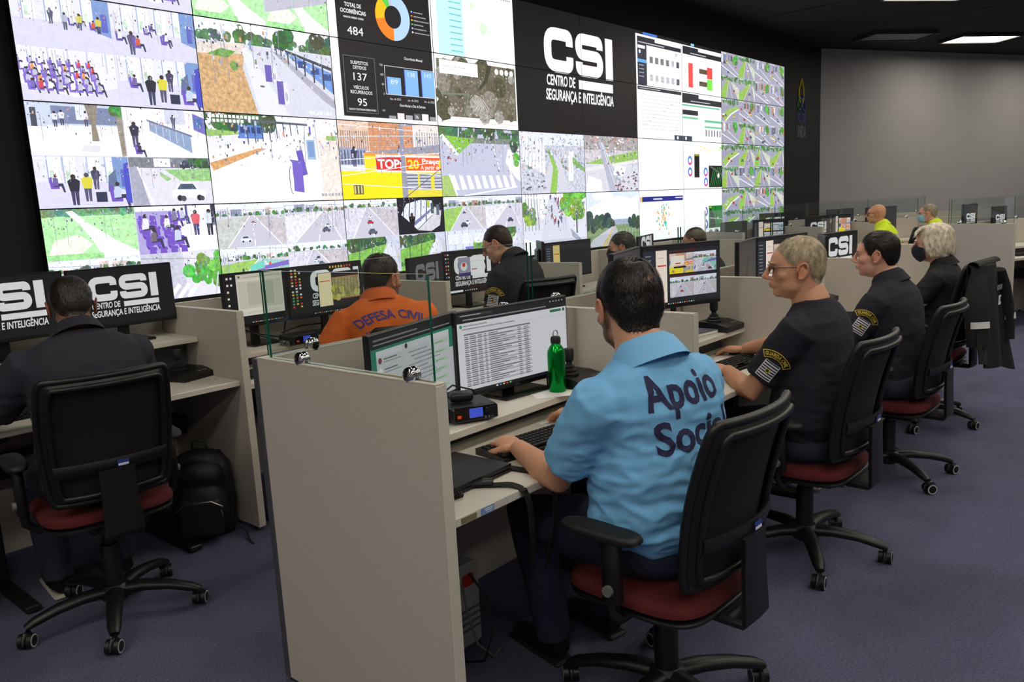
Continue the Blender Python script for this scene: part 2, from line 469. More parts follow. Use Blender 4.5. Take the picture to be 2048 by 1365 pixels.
def g_lobby(v, rg, n=7, blue=True, chair=(110,85,190)):
    v.r(0, 0, 1, 1, (226,226,244), .05)
    v.r(0, 0, 1, .5, (214,212,234), .08)
    for i in range(4):
        x = .12+.2*i+rg.uniform(-.03,.03)
        v.r(x, .5, x+.13, .98, (246,248,255), .03); v.l(x, .48, x, 1, .012, (150,170,215))
        v.r(x+.02, .55, x+.06, .72, (200,225,205), .4)
    if blue: v.p([(.82,.4), (1,.3), (1,1), (.82,1)], (120,150,205), .1); v.r(.9,.4,.97,.75,(90,100,190),.2)
    for i in range(n):
        x, y = rg.uniform(.05,.9), rg.uniform(.02,.5); h = .48-.42*y
        if rg.random() < .5: man(v, x, y, h, rg.choice([(92,84,120), (226,226,236), (170,84,84), (178,182,208), (84,88,112), (205,195,90), (130,150,180)]), rg)
        else: sitter(v, x, y, h*.75, rg.choice([(225,225,235), (200,90,70), (80,75,110), (170,165,190)]), rg, chair)
    stamp(v, rg)
def g_crowd(v, rg):
    v.r(0, 0, 1, 1, (232,230,246), .05); v.p([(0,.3),(.55,.1),(1,.35),(1,0),(0,0)], (216,214,232), .06)
    for i in range(5): v.l(.1+.2*i, .6, .1+.2*i, 1, .015, (190,200,225))
    for j in range(5):
        for i in range(8):
            x = .02+i*.1+j*.02+rg.uniform(-.02,.02); y = .62-j*.12
            sitter(v, x, y, .2+.02*j, rg.choice([(150,130,205), (225,150,90), (210,70,80), (190,190,215), (120,105,190), (235,235,240)]), rg, (130,105,205))
    stamp(v, rg)
def g_green(v, rg):
    v.r(0, 0, 1, 1, (180,238,170), .35)
    v.r(0, .86, 1, 1, (120,170,130), .5)
    bank(v, 0, 1, .95, .07, rg, (95,140,105), 10)
    v.p([(.0,.05), (.1,.4), (.35,.5), (.5,.3), (.35,.1)], (240,240,226), .25)
    v.p([(.25,.95), (.32,.97), (.47,.72), (.75,.35), (1,.1), (1,-.1), (.6,0), (.52,.3), (.4,.65)], (247,243,240), .1)
    v.r(0, .0, .6, .12, (160,225,150), .5)
def g_terminal(v, rg):     # bus terminal: dirt bank, pavement, canopy, totems
    v.r(0, 0, 1, 1, (238,243,254), .05)
    bank(v, -.05, 1.05, .8, .06, rg, (85,120,75), 14); tree(v, .62, .87, .07, rg, (60,95,55)); tree(v, .93, .83, .1, rg, (70,100,70)); tree(v, .3, .88, .05, rg, (70,115,60))
    v.r(0, 0, 1, .77, (212,213,226), .08)
    v.p([(0,.0), (.38,0), (.3,.5), (.33,.78), (0,.72)], (204,165,116), .5)
    v.p([(0,.74), (.33,.78), (.3,.66), (.0,.62)], (226,214,204), .25)
    v.p([(.06,.62), (.16,.7), (.26,.68), (.2,.6)], (110,160,75), .6); v.e(.24,.52,.03,(120,160,80),t=.5)
    v.p([(.4,.0), (.30,.72), (.34,.74), (.62,0)], (228,229,238), .06)
    v.p([(.52,.74), (.6,.7), (1,.22), (1,.12), (.9,.22)], (170,170,186), .15)
    v.p([(.6,.76), (1,.55), (1,.3), (.62,.73)], (110,150,220), .25)
    for i in range(3): v.r(.72+i*.1, .58-i*.06, .79+i*.1, .66-i*.06, (60,80,140), .2)
    v.p([(.55,.8), (1,.62), (1,.58), (.55,.775)], (60,66,74), .2)
    for i in range(8):
        a = i/7; x = .56+.44*a**1.3; v.l(x, .78-.16*a, x, .7-.42*a**1.2, .008+.006*a, (58,62,72))
    for x, y, h in ((.46,.38,.19), (.54,.13,.27)):
        v.r(x, y, x+.05, y+h, (105,90,175), .05); v.r(x+.05, y, x+.085, y+h*.96, (225,225,240)); v.e(x+.068, y+h*.35, .02, (250,250,255), ry=h*.28, n=10); v.e(x+.068, y+h*.35, .012, (180,180,205), ry=h*.22, n=10)
    v.r(.36,.72,.375,.82,(130,150,190)); v.e(.43,.32,.018,(120,105,95),.012)
    stamp(v, rg, .02, .93, 12); stamp(v, rg, .78, .04, 7)
def g_terminal2(v, rg):
    v.r(0, 0, 1, 1, (236,242,252), .05); bank(v, -.05, .5, .9, .08, rg, (60,95,60), 9)
    v.r(0, 0, 1, .8, (250,248,250), .03)
    v.p([(0,.72), (.25,.78), (.25,.8), (0,.82)], (150,195,100), .3)
    v.p([(0,.6), (.4,.72), (.3,.78), (0,.74)], (228,228,238), .1)
    v.p([(0,.45), (.35,.62), (.42,.62), (.02,.36)], (214,160,105), .45)
    v.r(.22,.73,.4,.88,(90,130,205),.2)
    for i in range(4): v.r(.235+i*.04, .79, .265+i*.04, .86, (50,65,120))
    v.p([(.27,.95), (.75,.93), (.75,.905), (.27,.92)], (90,95,105), .2)
    for i in range(8): x = .28+.055*i; v.l(x, .93, x+.005, .66+.02*i, .007, (58,62,75))
    v.p([(.83,.78), (1,.8), (1,0), (.84,0)], (240,226,216), .3); v.r(.9,.74,.99,.8,(150,190,110),.4)
    v.r(.73,.5,.8,.74,(155,185,220),.1); v.r(.74,.53,.79,.72,(120,150,200))
    v.p([(.64,.6), (.69,.62), (.72,.32), (.67,.3)], (105,85,190)); v.p([(.6,.12), (.68,.1), (.68,.48), (.58,.5), (.6,.46)], (115,95,195))
    v.e(.585,.25,.018,(120,120,140),.17); v.e(.588,.25,.014,(248,248,252),.16)
    v.r(.76,.8,.775,.9,(105,85,180))
    stamp(v, rg, .02, .95, 13); stamp(v, rg, .02, .9, 9); stamp(v, rg, .82, .05, 7, (180,180,190))
def g_court(v, rg):
    v.r(0,0,1,1,(238,238,250),.05); v.r(.0,.55,1,1,(200,210,232),.1); v.r(.25,.62,.95,.95,(120,130,165),.2); v.r(.5,.7,.62,.98,(225,228,240))
    v.r(.04,.55,.1,.9,(70,72,85)); v.p([(0,0),(1,0),(1,.6),(.2,.58)], (240,238,246), .1); v.p([(.5,.1),(.7,.08),(.72,.2),(.55,.22)], (222,220,228),.1)
    for x, y in ((.28,.55), (.35,.58), (.6,.58)): man(v, x, y, .3, (225,225,240), rg)
    v.p([(.64,.3),(.72,.3),(.7,.6),(.74,1),(.6,1),(.65,.6)], (140,130,115),.3); v.p([(.95,.0),(1,.02),(1,1),(.92,1)], (150,140,125),.4); tree(v,.95,.9,.1,rg)
def g_counter(v, rg):
    v.r(0,0,1,1,(240,240,250),.04); v.p([(.3,.75),(.8,.45),(.8,.1),(.3,.55)], (140,160,195), .15)
    for i in range(6): v.l(.3+.08*i, .74-.045*i, .3+.08*i, .54-.06*i, .005, (225,230,245))
    v.p([(.28,.78),(.82,.48),(.82,.44),(.28,.74)], (110,115,150)); v.p([(.85,.6),(1,.5),(1,.85),(.85,.95)], (110,105,190),.1); v.r(.87,.66,.96,.84,(70,110,170),.3)
    v.r(.5,.7,.75,1,(205,208,226),.2); man(v,.12,.2,.52,(50,50,72),rg); man(v,.6,.6,.3,(90,92,120),rg); sitter(v,.16,.0,.3,(60,55,85),rg)
def g_lobby2(v, rg):
    g_lobby(v, rg, 0); v.r(.6,.1,.72,.3,(45,50,75)); v.p([(.74,.3),(.85,.35),(.85,.75),(.76,.62)], (95,110,150),.1)
    man(v,.38,.05,.6,(40,40,52),rg,(60,60,95)); man(v,.52,.12,.56,(215,205,60),rg); man(v,.62,.35,.45,(70,62,92),rg); sitter(v,.2,.3,.35,(110,90,160),rg); sitter(v,.85,.0,.5,(190,205,225),rg); v.p([(.93,.1),(1,.05),(1,.9),(.94,.85)], (70,75,190))
def g_drive(v, rg):
    v.r(0,0,1,1,(222,220,232),.1); v.r(0,.78,1,1,(120,125,135),.35); v.r(.3,.8,.5,.98,(235,235,240)); car(v,.72,.78,.2,(55,60,75)); car(v,.95,.78,.14,(60,62,70)); tree(v,.85,.95,.12,rg,(70,95,60))
    v.p([(.42,.74),(1,.78),(1,.5),(.62,.5)], (150,200,130),.4); v.p([(.36,.7),(.5,.55),(.44,.5),(.36,.62)], (150,195,130),.3); v.p([(0,0),(.2,0),(.1,.8),(0,.8)], (165,165,185),.2); v.l(.1,.8,.24,0,.02,(240,240,245))
    car(v,.7,.14,.42,(244,244,248)); v.e(.62,.13,.035,(70,70,78)); v.e(.86,.13,.03,(70,70,78))
def g_seats(v, rg):
    v.r(0,0,1,1,(238,236,250),.04); v.r(0,0,.5,.9,(170,160,215),.15)
    for j in range(4):
        for i in range(4):
            x, y = .03+i*.13+j*.03, .78-j*.22; v.p([(x,y-.16),(x+.09,y-.18),(x+.08,y+.02),(x+.01,y+.04)], (112,78,190)); v.p([(x,y-.16),(x+.12,y-.2),(x+.13,y-.26),(x+.02,y-.24)], (95,62,175))
    for x,y,h,c in ((.12,.35,.5,(228,228,235)), (.2,.1,.45,(110,100,110)), (.38,.4,.42,(230,230,238)), (.48,.55,.4,(120,120,150)), (.58,.6,.36,(190,195,220)), (.5,.08,.5,(195,205,230))): sitter(v,x,y,h,c,rg)
    man(v,.74,.35,.55,(220,90,100),rg,(60,60,110)); man(v,.92,.33,.58,(215,222,240),rg,(45,45,60)); v.l(.63,.6,.63,1,.03,(80,75,140)); v.r(.95,.55,1,1,(55,55,70))
def g_hedge(v, rg):
    v.r(0,0,1,1,(222,222,238),.1); v.p([(.1,0),(.55,.0),(.5,1),(0,1),(0,.4)], (196,198,214),.2)
    for i in range(5): v.l(.05+.12*i, .0, .2+.12*i, .3, .05, (246,246,250))
    bank(v,.62,.95,.7,.14,rg,(100,165,70),5); bank(v,.7,.95,.4,.12,rg,(85,150,60),4); v.l(.9,0,.96,.5,.02,(200,200,210)); v.l(0,.92,1,.8,.006,(120,120,130))
def g_shop(v, rg):
    v.r(0,0,1,1,(222,226,240),.15)
    v.r(0,.62,.3,1,(226,196,176),.3)
    for i in range(14): v.r(.02+i*.02,.62,.03+i*.02,.88,(170,130,112))
    v.r(.28,.62,.72,1,(214,150,110),.35)
    for j in range(12): v.l(.28,.64+j*.03,.72,.65+j*.03,.003,(186,118,84))
    v.r(.74,.68,1,1,(232,222,216),.2)
    for i in range(9): v.r(.76+i*.027,.7,.77+i*.027,.9,(150,150,165))
    v.p([(.2,.6),(1,.74),(1,.62),(.25,.55)], (150,150,168),.3)
    v.r(0,.44,.24,.66,(150,158,190),.3)
    for i in range(8): v.r(.01+i*.03,.45,.022+i*.03,.63,(70,80,110))
    man(v,.13,.42,.26,(55,55,80),rg)
    v.r(.22,.0,1,.6,(240,222,40),.05); v.r(0,0,.6,.36,(246,226,20),.05); v.r(.22,.56,1,.6,(252,150,40))
    v.r(.33,.37,.6,.56,(214,44,40),.08); v.r(.33,.55,1,.58,(250,240,235)); v.r(.63,.36,1,.55,(230,88,40),.1); v.r(.33,.345,1,.37,(246,240,235))
    v.txt('TOP!', .345, .4, .115, (250,245,240), w=.24, bold=.03)
    v.txt('20', .645, .4, .115, (252,220,50), w=.12, bold=.03)
    v.txt('Preço', .8, .465, .07, (250,246,240), w=.19, bold=.02); v.txt('A partir de', .78, .385, .06, (250,246,240), w=.21, bold=.01)
    v.p([(.98,.4),(1,.4),(1,.54),(.975,.5)], (252,214,40))
    v.r(.6,.0,1,.345,(228,214,60),.1)
    for x in (.62,.76,.92):
        v.r(x,.1,x+.12,.33,(190,192,205),.1)
        for j in range(5): v.r(x,.12+j*.045,x+.12,.135+j*.045,(90,95,110))
    v.r(.1,.06,.19,.18,(80,76,60))
    for i in range(3): v.r(.105+i*.03,.07,.12+i*.03,.17,(210,200,120))
    v.p([(.57,0),(.63,0),(.615,1),(.58,1)], (148,148,166),.25); v.l(.6,.98,.8,1.02,.02,(160,160,180))
    for y0, y1 in ((.95,.9), (.8,.86), (.5,.62), (.3,.5), (.2,.1), (.42,.3)): v.l(0,y0,1,y1,.005,(240,240,244))
    v.l(.6,.0,1,.4,.006,(90,90,100))
def g_cross(v, rg):
    v.r(0,0,1,1,(190,192,214),.06); bank(v,-.05,1.05,.93,.07,rg,(70,110,72),12); v.r(.3,.78,1,.86,(120,130,120),.5)
    v.p([(.06,.88),(.42,.84),(.22,.62)], (130,190,60),.2); v.p([(.04,.9),(.22,.6),(.18,.6),(.0,.86)], (235,235,240)); v.l(.22,.85,.23,1.0,.012,(215,215,230))
    v.p([(.84,.7),(1,.74),(1,.2),(.93,.26),(.8,.5)], (236,238,245),.05); tree(v,.96,.8,.09,rg,(60,100,60)); tree(v,.98,.55,.06,rg,(95,150,65)); tree(v,.6,.92,.07,rg,(60,90,55))
    v.p([(0,.3),(.09,.3),(.16,0),(0,0)], (165,195,110),.3); v.l(.09,.32,.17,0,.02,(235,235,240))
    for i in range(9): v.p([(.11+i*.092,.3),(.15+i*.092,.3),(.2+i*.092,.09+.004*i),(.14+i*.092,.085+.004*i)], (250,250,252))
    for i in range(6): v.l(.64+i*.012,.78-i*.07,.645+i*.016,.74-i*.07,.01,(244,244,250))
    v.l(.25,.0,.95,.12,.012,(246,246,250)); car(v,.1,.54,.05,(190,50,60)); v.l(.83,.5,.9,.2,.012,(248,248,252)); stamp(v,rg,.76,.92,8,(60,60,70))
def g_aerial(v, rg, grass=True):
    v.r(0,0,1,1,(196,200,214),.5); v.r(0,.8,1,1,(222,228,240),.2)
    for i in range(60):
        x,y = rg.random(), rg.uniform(.3,.92); s = .008+.03*(1-y); v.r(x,y,x+s*1.5,y+s*2,rg.choice([(236,236,244),(190,150,130),(160,165,190),(130,135,150),(110,140,110)]),.3)
    for i in range(7): x = .02+i*.05; v.r(x,.5-.03*i,x+.04,.95-.02*i,(238,238,246),.15); v.r(x+.008,.52,x+.014,.92,(190,190,206))
    v.p([(.3,0),(.52,0),(.56,.4),(.42,.75),(.4,.7),(.48,.42)], (140,190,80),.3); v.p([(.56,.0),(.74,0),(.62,.5),(.45,.74),(.56,.45)], (206,206,220),.1); v.p([(.42,0),(.28,0),(.42,.5),(.4,.72),(.48,.42)], (206,206,220),.1)
    v.p([(.72,.2),(.8,.2),(.82,.7),(.74,.72)], (240,238,246),.1); v.p([(.8,.5),(1,.35),(1,.42),(.8,.62)], (120,170,90),.4)
    for i in range(26): car(v, rg.uniform(.02,.36), rg.uniform(.02,.34), .035, rg.choice([(240,240,246),(90,95,110),(160,165,180)]))
def g_highway(v, rg):
    v.r(0,0,1,1,(205,200,206),.5); v.r(0,.75,1,1,(170,160,160),.6)
    for i in range(70): x,y=rg.random(),rg.uniform(.74,1); v.r(x,y,x+.03,y+.03,rg.choice([(236,236,240),(200,130,110),(110,130,100),(150,150,165)]),.4)
    v.p([(.0,.5),(.35,.62),(1,.76),(1,.54),(.0,.42)], (140,186,84),.25); v.r(0,0,1,.5,(210,210,222),.2); v.p([(.0,.42),(1,.6),(1,.54),(0,.36)], (226,224,226),.1)
    v.p([(.44,0),(.72,0),(.42,.62),(.32,.9),(.26,.9),(.3,.6)], (176,178,196),.1); v.l(.57,0,.3,.88,.008,(240,240,244)); v.l(.64,0,.32,.88,.006,(240,240,244))
    v.p([(0,.0),(.3,0),(.28,.2),(.05,.3)], (238,238,240),.1); v.p([(.5,.3),(.7,.28),(.76,.45),(.55,.48)], (236,236,242),.1)
    for i in range(50): car(v, rg.uniform(.55,1), rg.uniform(.0,.35), .04, rg.choice([(240,240,246),(80,85,100),(150,60,60),(170,175,190)]))
def g_trees_street(v, rg):
    v.r(0,0,1,1,(236,238,248),.1); v.r(0,0,1,.6,(214,216,230),.08); v.p([(.2,.0),(.85,0),(.52,.95),(.4,.95)], (206,208,224),.06)
    for i in range(6): v.p([(0,.28-i*.05),(.28,.1-i*.05+.06),(.28,.06-i*.05+.06),(0,.24-i*.05)], (248,248,252))
    for i in range(5): v.l(.03+i*.05,.4,.05+i*.04,1,.014,(150,160,160))
    tree(v,.1,.62,.09,rg,(120,180,80)); tree(v,.04,.75,.06,rg,(90,130,80))
    for i in range(26): man(v, rg.uniform(.36,.66), rg.uniform(.45,.95), rg.uniform(.06,.13), rg.choice([(60,60,80),(190,60,60),(230,230,240),(90,90,130)]), rg)
    for i in range(12): tree(v, rg.uniform(.62,.98), rg.uniform(.66,1), .1, rg, (110,175,60), 4)
    v.l(.83,.3,.83,.7,.025,(95,100,90)); v.p([(.75,.25),(1,.0),(1,.06),(.72,.4)], (150,160,180),.3); man(v,.53,.42,.14,(50,50,70),rg); stamp(v, rg)
def g_sky(v, rg):
    v.r(0,0,1,1,(212,224,246),.12); v.p([(0,.7),(.3,.85),(.7,.78),(1,.95),(1,.5),(0,.5)], (238,242,252),.15); v.e(.6,.8,.25,(244,246,252),.12,t=.1); v.e(.3,.93,.2,(240,244,252),.08,t=.1)
    v.r(0,.36,1,.48,(150,165,185),.3); v.r(0,0,1,.38,(120,146,100),.4); bank(v,-.05,.45,.42,.09,rg,(62,84,66),9); bank(v,.82,1.05,.38,.08,rg,(52,72,56),5)
    v.p([(.0,.0),(.28,.02),(.5,.34),(.46,.36),(.1,.15)], (190,192,204),.1); v.p([(.34,0),(.62,0),(.52,.36),(.49,.36)], (176,180,190),.1); v.p([(.25,0),(.34,0),(.49,.36),(.47,.35)], (205,178,120),.3)
    for i in range(7): v.l(.55+i*.06,.12,.55+i*.06,.3,.006,(190,200,190))
def g_fisheye(v, rg):
    v.r(0,0,1,1,(22,22,30)); v.p([(.08,.55),(.2,.85),(.5,.95),(.75,.92),(.78,.55),(.6,.35),(.4,.12),(.3,.25),(.2,.4)], (226,230,246),.1)
    for i in range(5): v.l(.12+i*.12,.5-.05*i,.16+i*.12,.98,.02,(60,65,85))
    v.p([(.4,.1),(.75,.5),(.8,.75),(.95,.6),(.9,.2),(.7,.05)], (205,205,212),.2); v.p([(.3,.3),(.75,.72),(.72,.62),(.36,.24)], (110,115,165)); v.r(.64,.72,.7,.92,(170,190,60)); v.r(.72,.55,.78,.85,(60,80,90)); v.r(.84,.5,.9,.8,(80,100,110))
    man(v,.3,.0,.6,(18,18,24),rg,(18,18,24))
def g_park(v, rg):
    v.r(0,0,1,1,(200,205,225),.15); bank(v,-.05,.7,.85,.13,rg,(62,100,52),11); v.p([(0,.0),(.45,0),(.75,.8),(0,.6)], (122,184,76),.45); v.p([(.55,0),(1,0),(.86,.8),(.8,.8)], (214,216,230),.06); v.p([(.5,0),(.56,0),(.8,.8),(.78,.8)], (236,236,240)); v.p([(1,0),(1,.5),(.88,.8)], (196,196,206),.2)
    for x in (.2,.45): v.l(x,.2,x+.01,1,.016,(70,80,70))
    bank(v,.0,.35,.2,.06,rg,(70,120,50),4)
def g_busy(v, rg):
    g_street(v, rg, rg.uniform(.3,.7), .7, cars=6, right=(150,200,190))
    for i in range(9): man(v, rg.uniform(.02,.98), rg.uniform(.05,.5), .16, rg.choice([(230,90,50),(60,60,85),(220,225,235)]), rg)
    v.p([(.5,.5),(1,.62),(1,.5),(.5,.42)], (120,100,190)); v.p([(.4,.55),(.62,.68),(.62,.48),(.4,.42)], (110,205,185),.1)
def g_traffic(v, rg):
    k = rg.randint(0, 4)
    v.r(0,0,1,1,(160,160,178),.2)
    a = rg.uniform(-.3,.3)
    if k < 2:
        v.r(0,.75,1,1,(150,160,165),.5); bank(v,0,1,.85,.09,rg,(78,125,66),6)
        v.p([(.0,0),(.3,0),(.5+a,.8),(.42+a,.8),(0,.3)], (140,186,80),.3); v.p([(.25,0),(.95,0),(.56+a,.8),(.5+a,.8)], (150,150,170),.06)
        v.l(.3,0,.5+a,.8,.02,(232,220,120)); v.l(.62,0,.53+a,.8,.012,(244,244,248)); v.p([(1,0),(1,.5),(.6+a,.8),(.95,0)], (200,205,190),.3)
    elif k == 2:
        v.r(0,0,1,.7,(152,152,172),.08); v.p([(0,.2),(.4,.55),(.9,.7),(1,.6),(.5,.3),(.2,0)], (150,186,90),.3); v.p([(.2,0),(.26,0),(.56,.3),(1,.56),(1,.62),(.5,.33)], (240,240,242)); bank(v,0,1,.86,.09,rg,(80,120,70),6)
    else:
        v.r(0,.6,1,1,(160,158,172),.5)
        for i in range(8): x = rg.random(); v.r(x,.55,x+.1,.9,rg.choice([(220,220,230),(120,130,165),(190,130,100),(90,95,110)]),.4)
        v.p([(0,0),(1,0),(1,.4),(.6,.66),(.4,.66),(0,.45)], (158,158,178),.08); v.l(.0,.42,.9,.0,.02,(244,244,248)); v.l(.3,.6,1,.1,.015,(240,240,244)); tree(v,.8,.75,.14,rg,(85,150,60))
    for i in range(rg.randint(2,5)): car(v, rg.uniform(.1,.9), rg.uniform(.08,.6), rg.uniform(.08,.16), rg.choice([(238,238,246),(70,75,120),(200,60,40),(90,95,105),(235,200,60)]))
    stamp(v, rg)
def g_stop(v, rg):
    v.r(0,0,1,1,(214,222,244),.1); v.p([(.1,.4),(.4,.45),(.42,.36),(.1,.3)], (190,205,180)); v.r(.45,.05,.8,.5,(110,115,205),.15); v.r(.5,.1,.6,.45,(70,80,150)); bank(v,.7,1.05,.45,.15,rg,(110,180,60),5)
    for i in range(6): v.l(.05+.17*i,0,.05+.17*i,1,.012,(150,155,170))
    for i in range(3): v.r(.05+.32*i,.6,.3+.32*i,.9,(228,232,246),.1)
def speckle(v, rg, n=75):
    for i in range(n):
        y = min(.98, max(.02, rg.gauss(.72, .16))); x = rg.random(); s = rg.uniform(.004,.016); k = rg.uniform(.6,2.6)
        v.r(x, y, x+s, y+s*k*1.4, rg.choice([(238,238,248),(190,192,206),(150,152,172),(96,98,120),(70,72,88),(206,196,200),(120,140,110),(176,190,220),(214,150,120)]), .4)
    for i in range(10):
        x = rg.random(); v.l(x, rg.uniform(.3,.8), x+rg.uniform(-.02,.02), rg.uniform(.7,1.), .004, (140,142,160))
def quad(fs):
    def f(v, rg):
        for (x0,y0), g in zip(((0,.5),(.5,.5),(0,0),(.5,0)), fs): g(v.sub(x0,y0,x0+.5,y0+.5), rg); speckle(v.sub(x0,y0,x0+.5,y0+.5), rg)
        v.l(.5,0,.5,1,.004,(205,205,225)); v.l(0,.5,1,.5,.003,(205,205,225))
    return f
def dashboard(v):       # spans two panels, v is 0..1 over both
    D = (34,31,33)
    v.r(0,0,1,1,(252,252,253)); v.r(.07,.025,.985,.935,D,.06); v.r(.2,.935,.985,.97,(250,250,252))
    csi_logo(v,.095,.775,.26,(250,250,250))
    v.txt('Departamento / Instituição',.62,.862,.02,(235,235,238),'c',.28,.015)
    v.txt('TOTAL DE',.225,.7,.024,(240,240,242),'c',.15,.02); v.txt('OCORRÊNCIAS',.225,.66,.024,(240,240,242),'c',.23,.02); v.txt('DADOS DESDE 12/2021',.225,.63,.011,(240,240,242),'c',.18,.02)
    v.txt('484',.23,.53,.05,(242,242,244),'c',.145)
    v.r(.1,.05,.39,.405,(120,120,124)); v.r(.104,.053,.386,.402,D,.05)
    v.txt('SUSPEITOS',.245,.355,.02,(225,225,228),'c',.16,.015); v.txt('DETIDOS',.245,.325,.02,(225,225,228),'c',.12,.015); v.txt('137',.245,.255,.046,(244,244,246),'c',.125)
    v.txt('VEÍCULOS',.245,.2,.02,(225,225,228),'c',.14,.015); v.txt('RECUPERADOS',.245,.17,.02,(225,225,228),'c',.2,.015); v.txt('95',.245,.095,.046,(244,244,246),'c',.085); v.txt('DADOS COLETADOS DESDE 04/2021',.245,.065,.011,(230,230,232),'c',.25,.015)
    cx, cy, r0, r1 = .6,.685,.082,.17
    for a0, a1, c in ((-90,95,(178,210,246)), (95,107,(196,186,240)), (107,132,(96,204,78)), (132,190,(250,190,30)), (190,270,(246,130,40))): v.ring(cx,cy,r0,r1,R(a0),R(a1),c)
    for i, c in enumerate([(150,190,240),(246,130,40),(250,190,30),(96,204,78),(196,186,240),(240,240,240)]):
        v.r(.785,.74-i*.027,.8,.75-i*.027,c); v.r(.81,.74-i*.027,.81+.1+.03*(i%3),.747-i*.027,(150,150,156),.5)
    v.txt('Ocorrência Mensal',.78,.425,.017,(225,225,228),'c',.19,.01)
    v.r(.475,.185,.49,.187,(200,200,200)); v.l(.48,.185,.48,.37,.004,(225,225,230)); v.l(.48,.37,.985,.37,.004,(205,205,210)); v.l(.48,.185,.985,.185,.004,(225,225,230))
    for i, st in enumerate(('0','50','100','150')): v.txt(st,.465,.178+i*.062,.014,(210,210,214),'r')
    for x0, h, st, mo in ((.5,.112,'89','dez. de 2021'), (.68,.172,'138','jan. de 2022'), (.855,.178,'143','fev. de 2022')):
        v.r(x0-.008,.187,x0+.13,.187+h,(70,90,200)); v.r(x0,.187,x0+.135,.187+h,(130,182,232)); v.txt(st,x0+.068,.187+h-.045,.03,(225,235,248),'c',.07); v.txt(mo,x0+.068,.15,.014,(205,205,210),'c',.11)
    v.r(.98,.187,.985,.32,(130,182,232))
    v.txt('Ocorrências x Dia da Semana',.74,.11,.017,(230,230,232),'c',.27,.01); v.txt('100',.455,.07,.012,(200,200,205),'r')
    for i, (h, c) in enumerate(((.02,(150,150,156)),(.04,(235,225,228)),(.03,(170,170,176)),(.045,(90,92,98)),(.045,(240,230,232)),(.03,(150,150,156)))):
        v.r(.49+i*.085,.025,.56+i*.085,.025+h,c)
    v.txt('76',.775,.035,.022,(240,240,242),'c',.035)
    v.e(.955,.953,.012,(120,120,126),n=10)
def wallmap(v, rg):
    v.r(0,0,1,1,(253,253,252)); v.r(0,.9,1,1,(236,236,246)); v.r(.06,0,.36,.9,(196,238,240),.02)
    for i in range(10): v.r(.2,.82-i*.085,.34,.838-i*.085,(120,200,205),.3)
    for i in range(14): v.l(rg.uniform(.4,1),rg.uniform(0,.85),rg.uniform(.4,1),rg.uniform(0,.85),.004,(232,230,226))
    v.e(.6,.45,.05,(214,238,210)); v.e(.47,.75,.03,(222,240,214))
    for i in range(5): v.r(.85+.025*i,.93,.862+.025*i,.95,(120,125,140))
def satellite(v, rg):
    v.r(0,0,1,1,(250,250,250)); v.r(.02,.14,.985,.94,(112,106,90),.75)
    for i in range(26): v.e(rg.uniform(.05,.95),rg.uniform(.17,.9),rg.uniform(.03,.1),rg.choice([(84,84,62),(140,134,124),(96,92,72),(160,156,150)]),t=.8,n=7)
    for i in range(120): x,y=rg.uniform(.05,.95),rg.uniform(.16,.9); s=rg.uniform(.006,.015); v.r(x,y,x+s,y+s*1.6,rg.choice([(206,204,200),(180,176,172),(150,120,100)]))
    for i in range(5): v.l(.42+.03*i,.42,.5+.03*i,.28,.006,(200,198,192))
    v.p([(.62,.94),(.68,.94),(.62,.7),(.52,.55),(.5,.58),(.58,.72)], (70,72,56),.4); v.l(.05,.45,.38,.48,.012,(120,134,116)); v.l(.38,.48,.3,.14,.012,(120,134,116))
    v.r(.05,.74,.5,.93,(252,252,252)); v.r(.08,.84,.36,.855,(210,214,222),.4); v.r(.08,.8,.3,.812,(220,222,230),.4)
    for i in range(4): v.e(.74+i*.065,.86,.025,(246,246,246))
    v.l(.1,.07,.98,.07,.006,(226,200,196)); v.r(.04,.05,.05,.09,(90,90,96))
def web1(v, rg):
    v.r(0,0,1,1,(252,252,253)); v.r(0,.94,1,1,(20,20,26)); v.r(.15,.95,.45,.99,(70,120,220)); v.r(.03,.0,.985,.9,(248,248,250)); v.r(.03,.84,.4,.9,(44,46,54)); v.r(.03,.76,.985,.84,(40,42,50)); v.r(.05,.785,.6,.805,(180,182,190),.5); v.r(.03,0,.22,.76,(46,50,64)); v.r(.04,.68,.19,.74,(230,230,236)); v.e(.08,.62,.02,(230,230,236)); v.r(.03,.42,.22,.48,(100,170,230))
    for i in range(4): v.r(.06,.36-i*.07,.16,.38-i*.07,(150,155,170))
    for j in range(2):
        for i in range(6): v.r(.28+i*.118,.44-j*.34,.35+i*.118,.56-j*.34,rg.choice([(90,90,98),(190,190,196),(120,118,120)]),.5)
    v.r(.85,.66,.89,.72,(190,190,195))
def web2(v, rg):
    v.r(0,0,1,1,(250,250,253)); v.r(0,.94,1,1,(20,20,26)); v.r(.22,.95,.3,1,(150,200,240)); v.r(.02,.86,.4,.92,(40,42,50)); v.r(.02,.76,1,.86,(36,38,46)); v.r(.2,.79,.6,.81,(180,182,190),.5)
    for i in range(12): v.l(.04,.68-i*.055,.98,.68-i*.055,.004,(216,218,226))
    v.r(.15,.1,.26,.6,(238,80,74)); v.r(.62,.34,.76,.58,(238,70,66)); v.r(.62,.1,.76,.33,(120,224,70)); v.r(.42,.42,.62,.52,(92,76,56),.6); v.r(.42,.16,.62,.26,(92,76,56),.6)
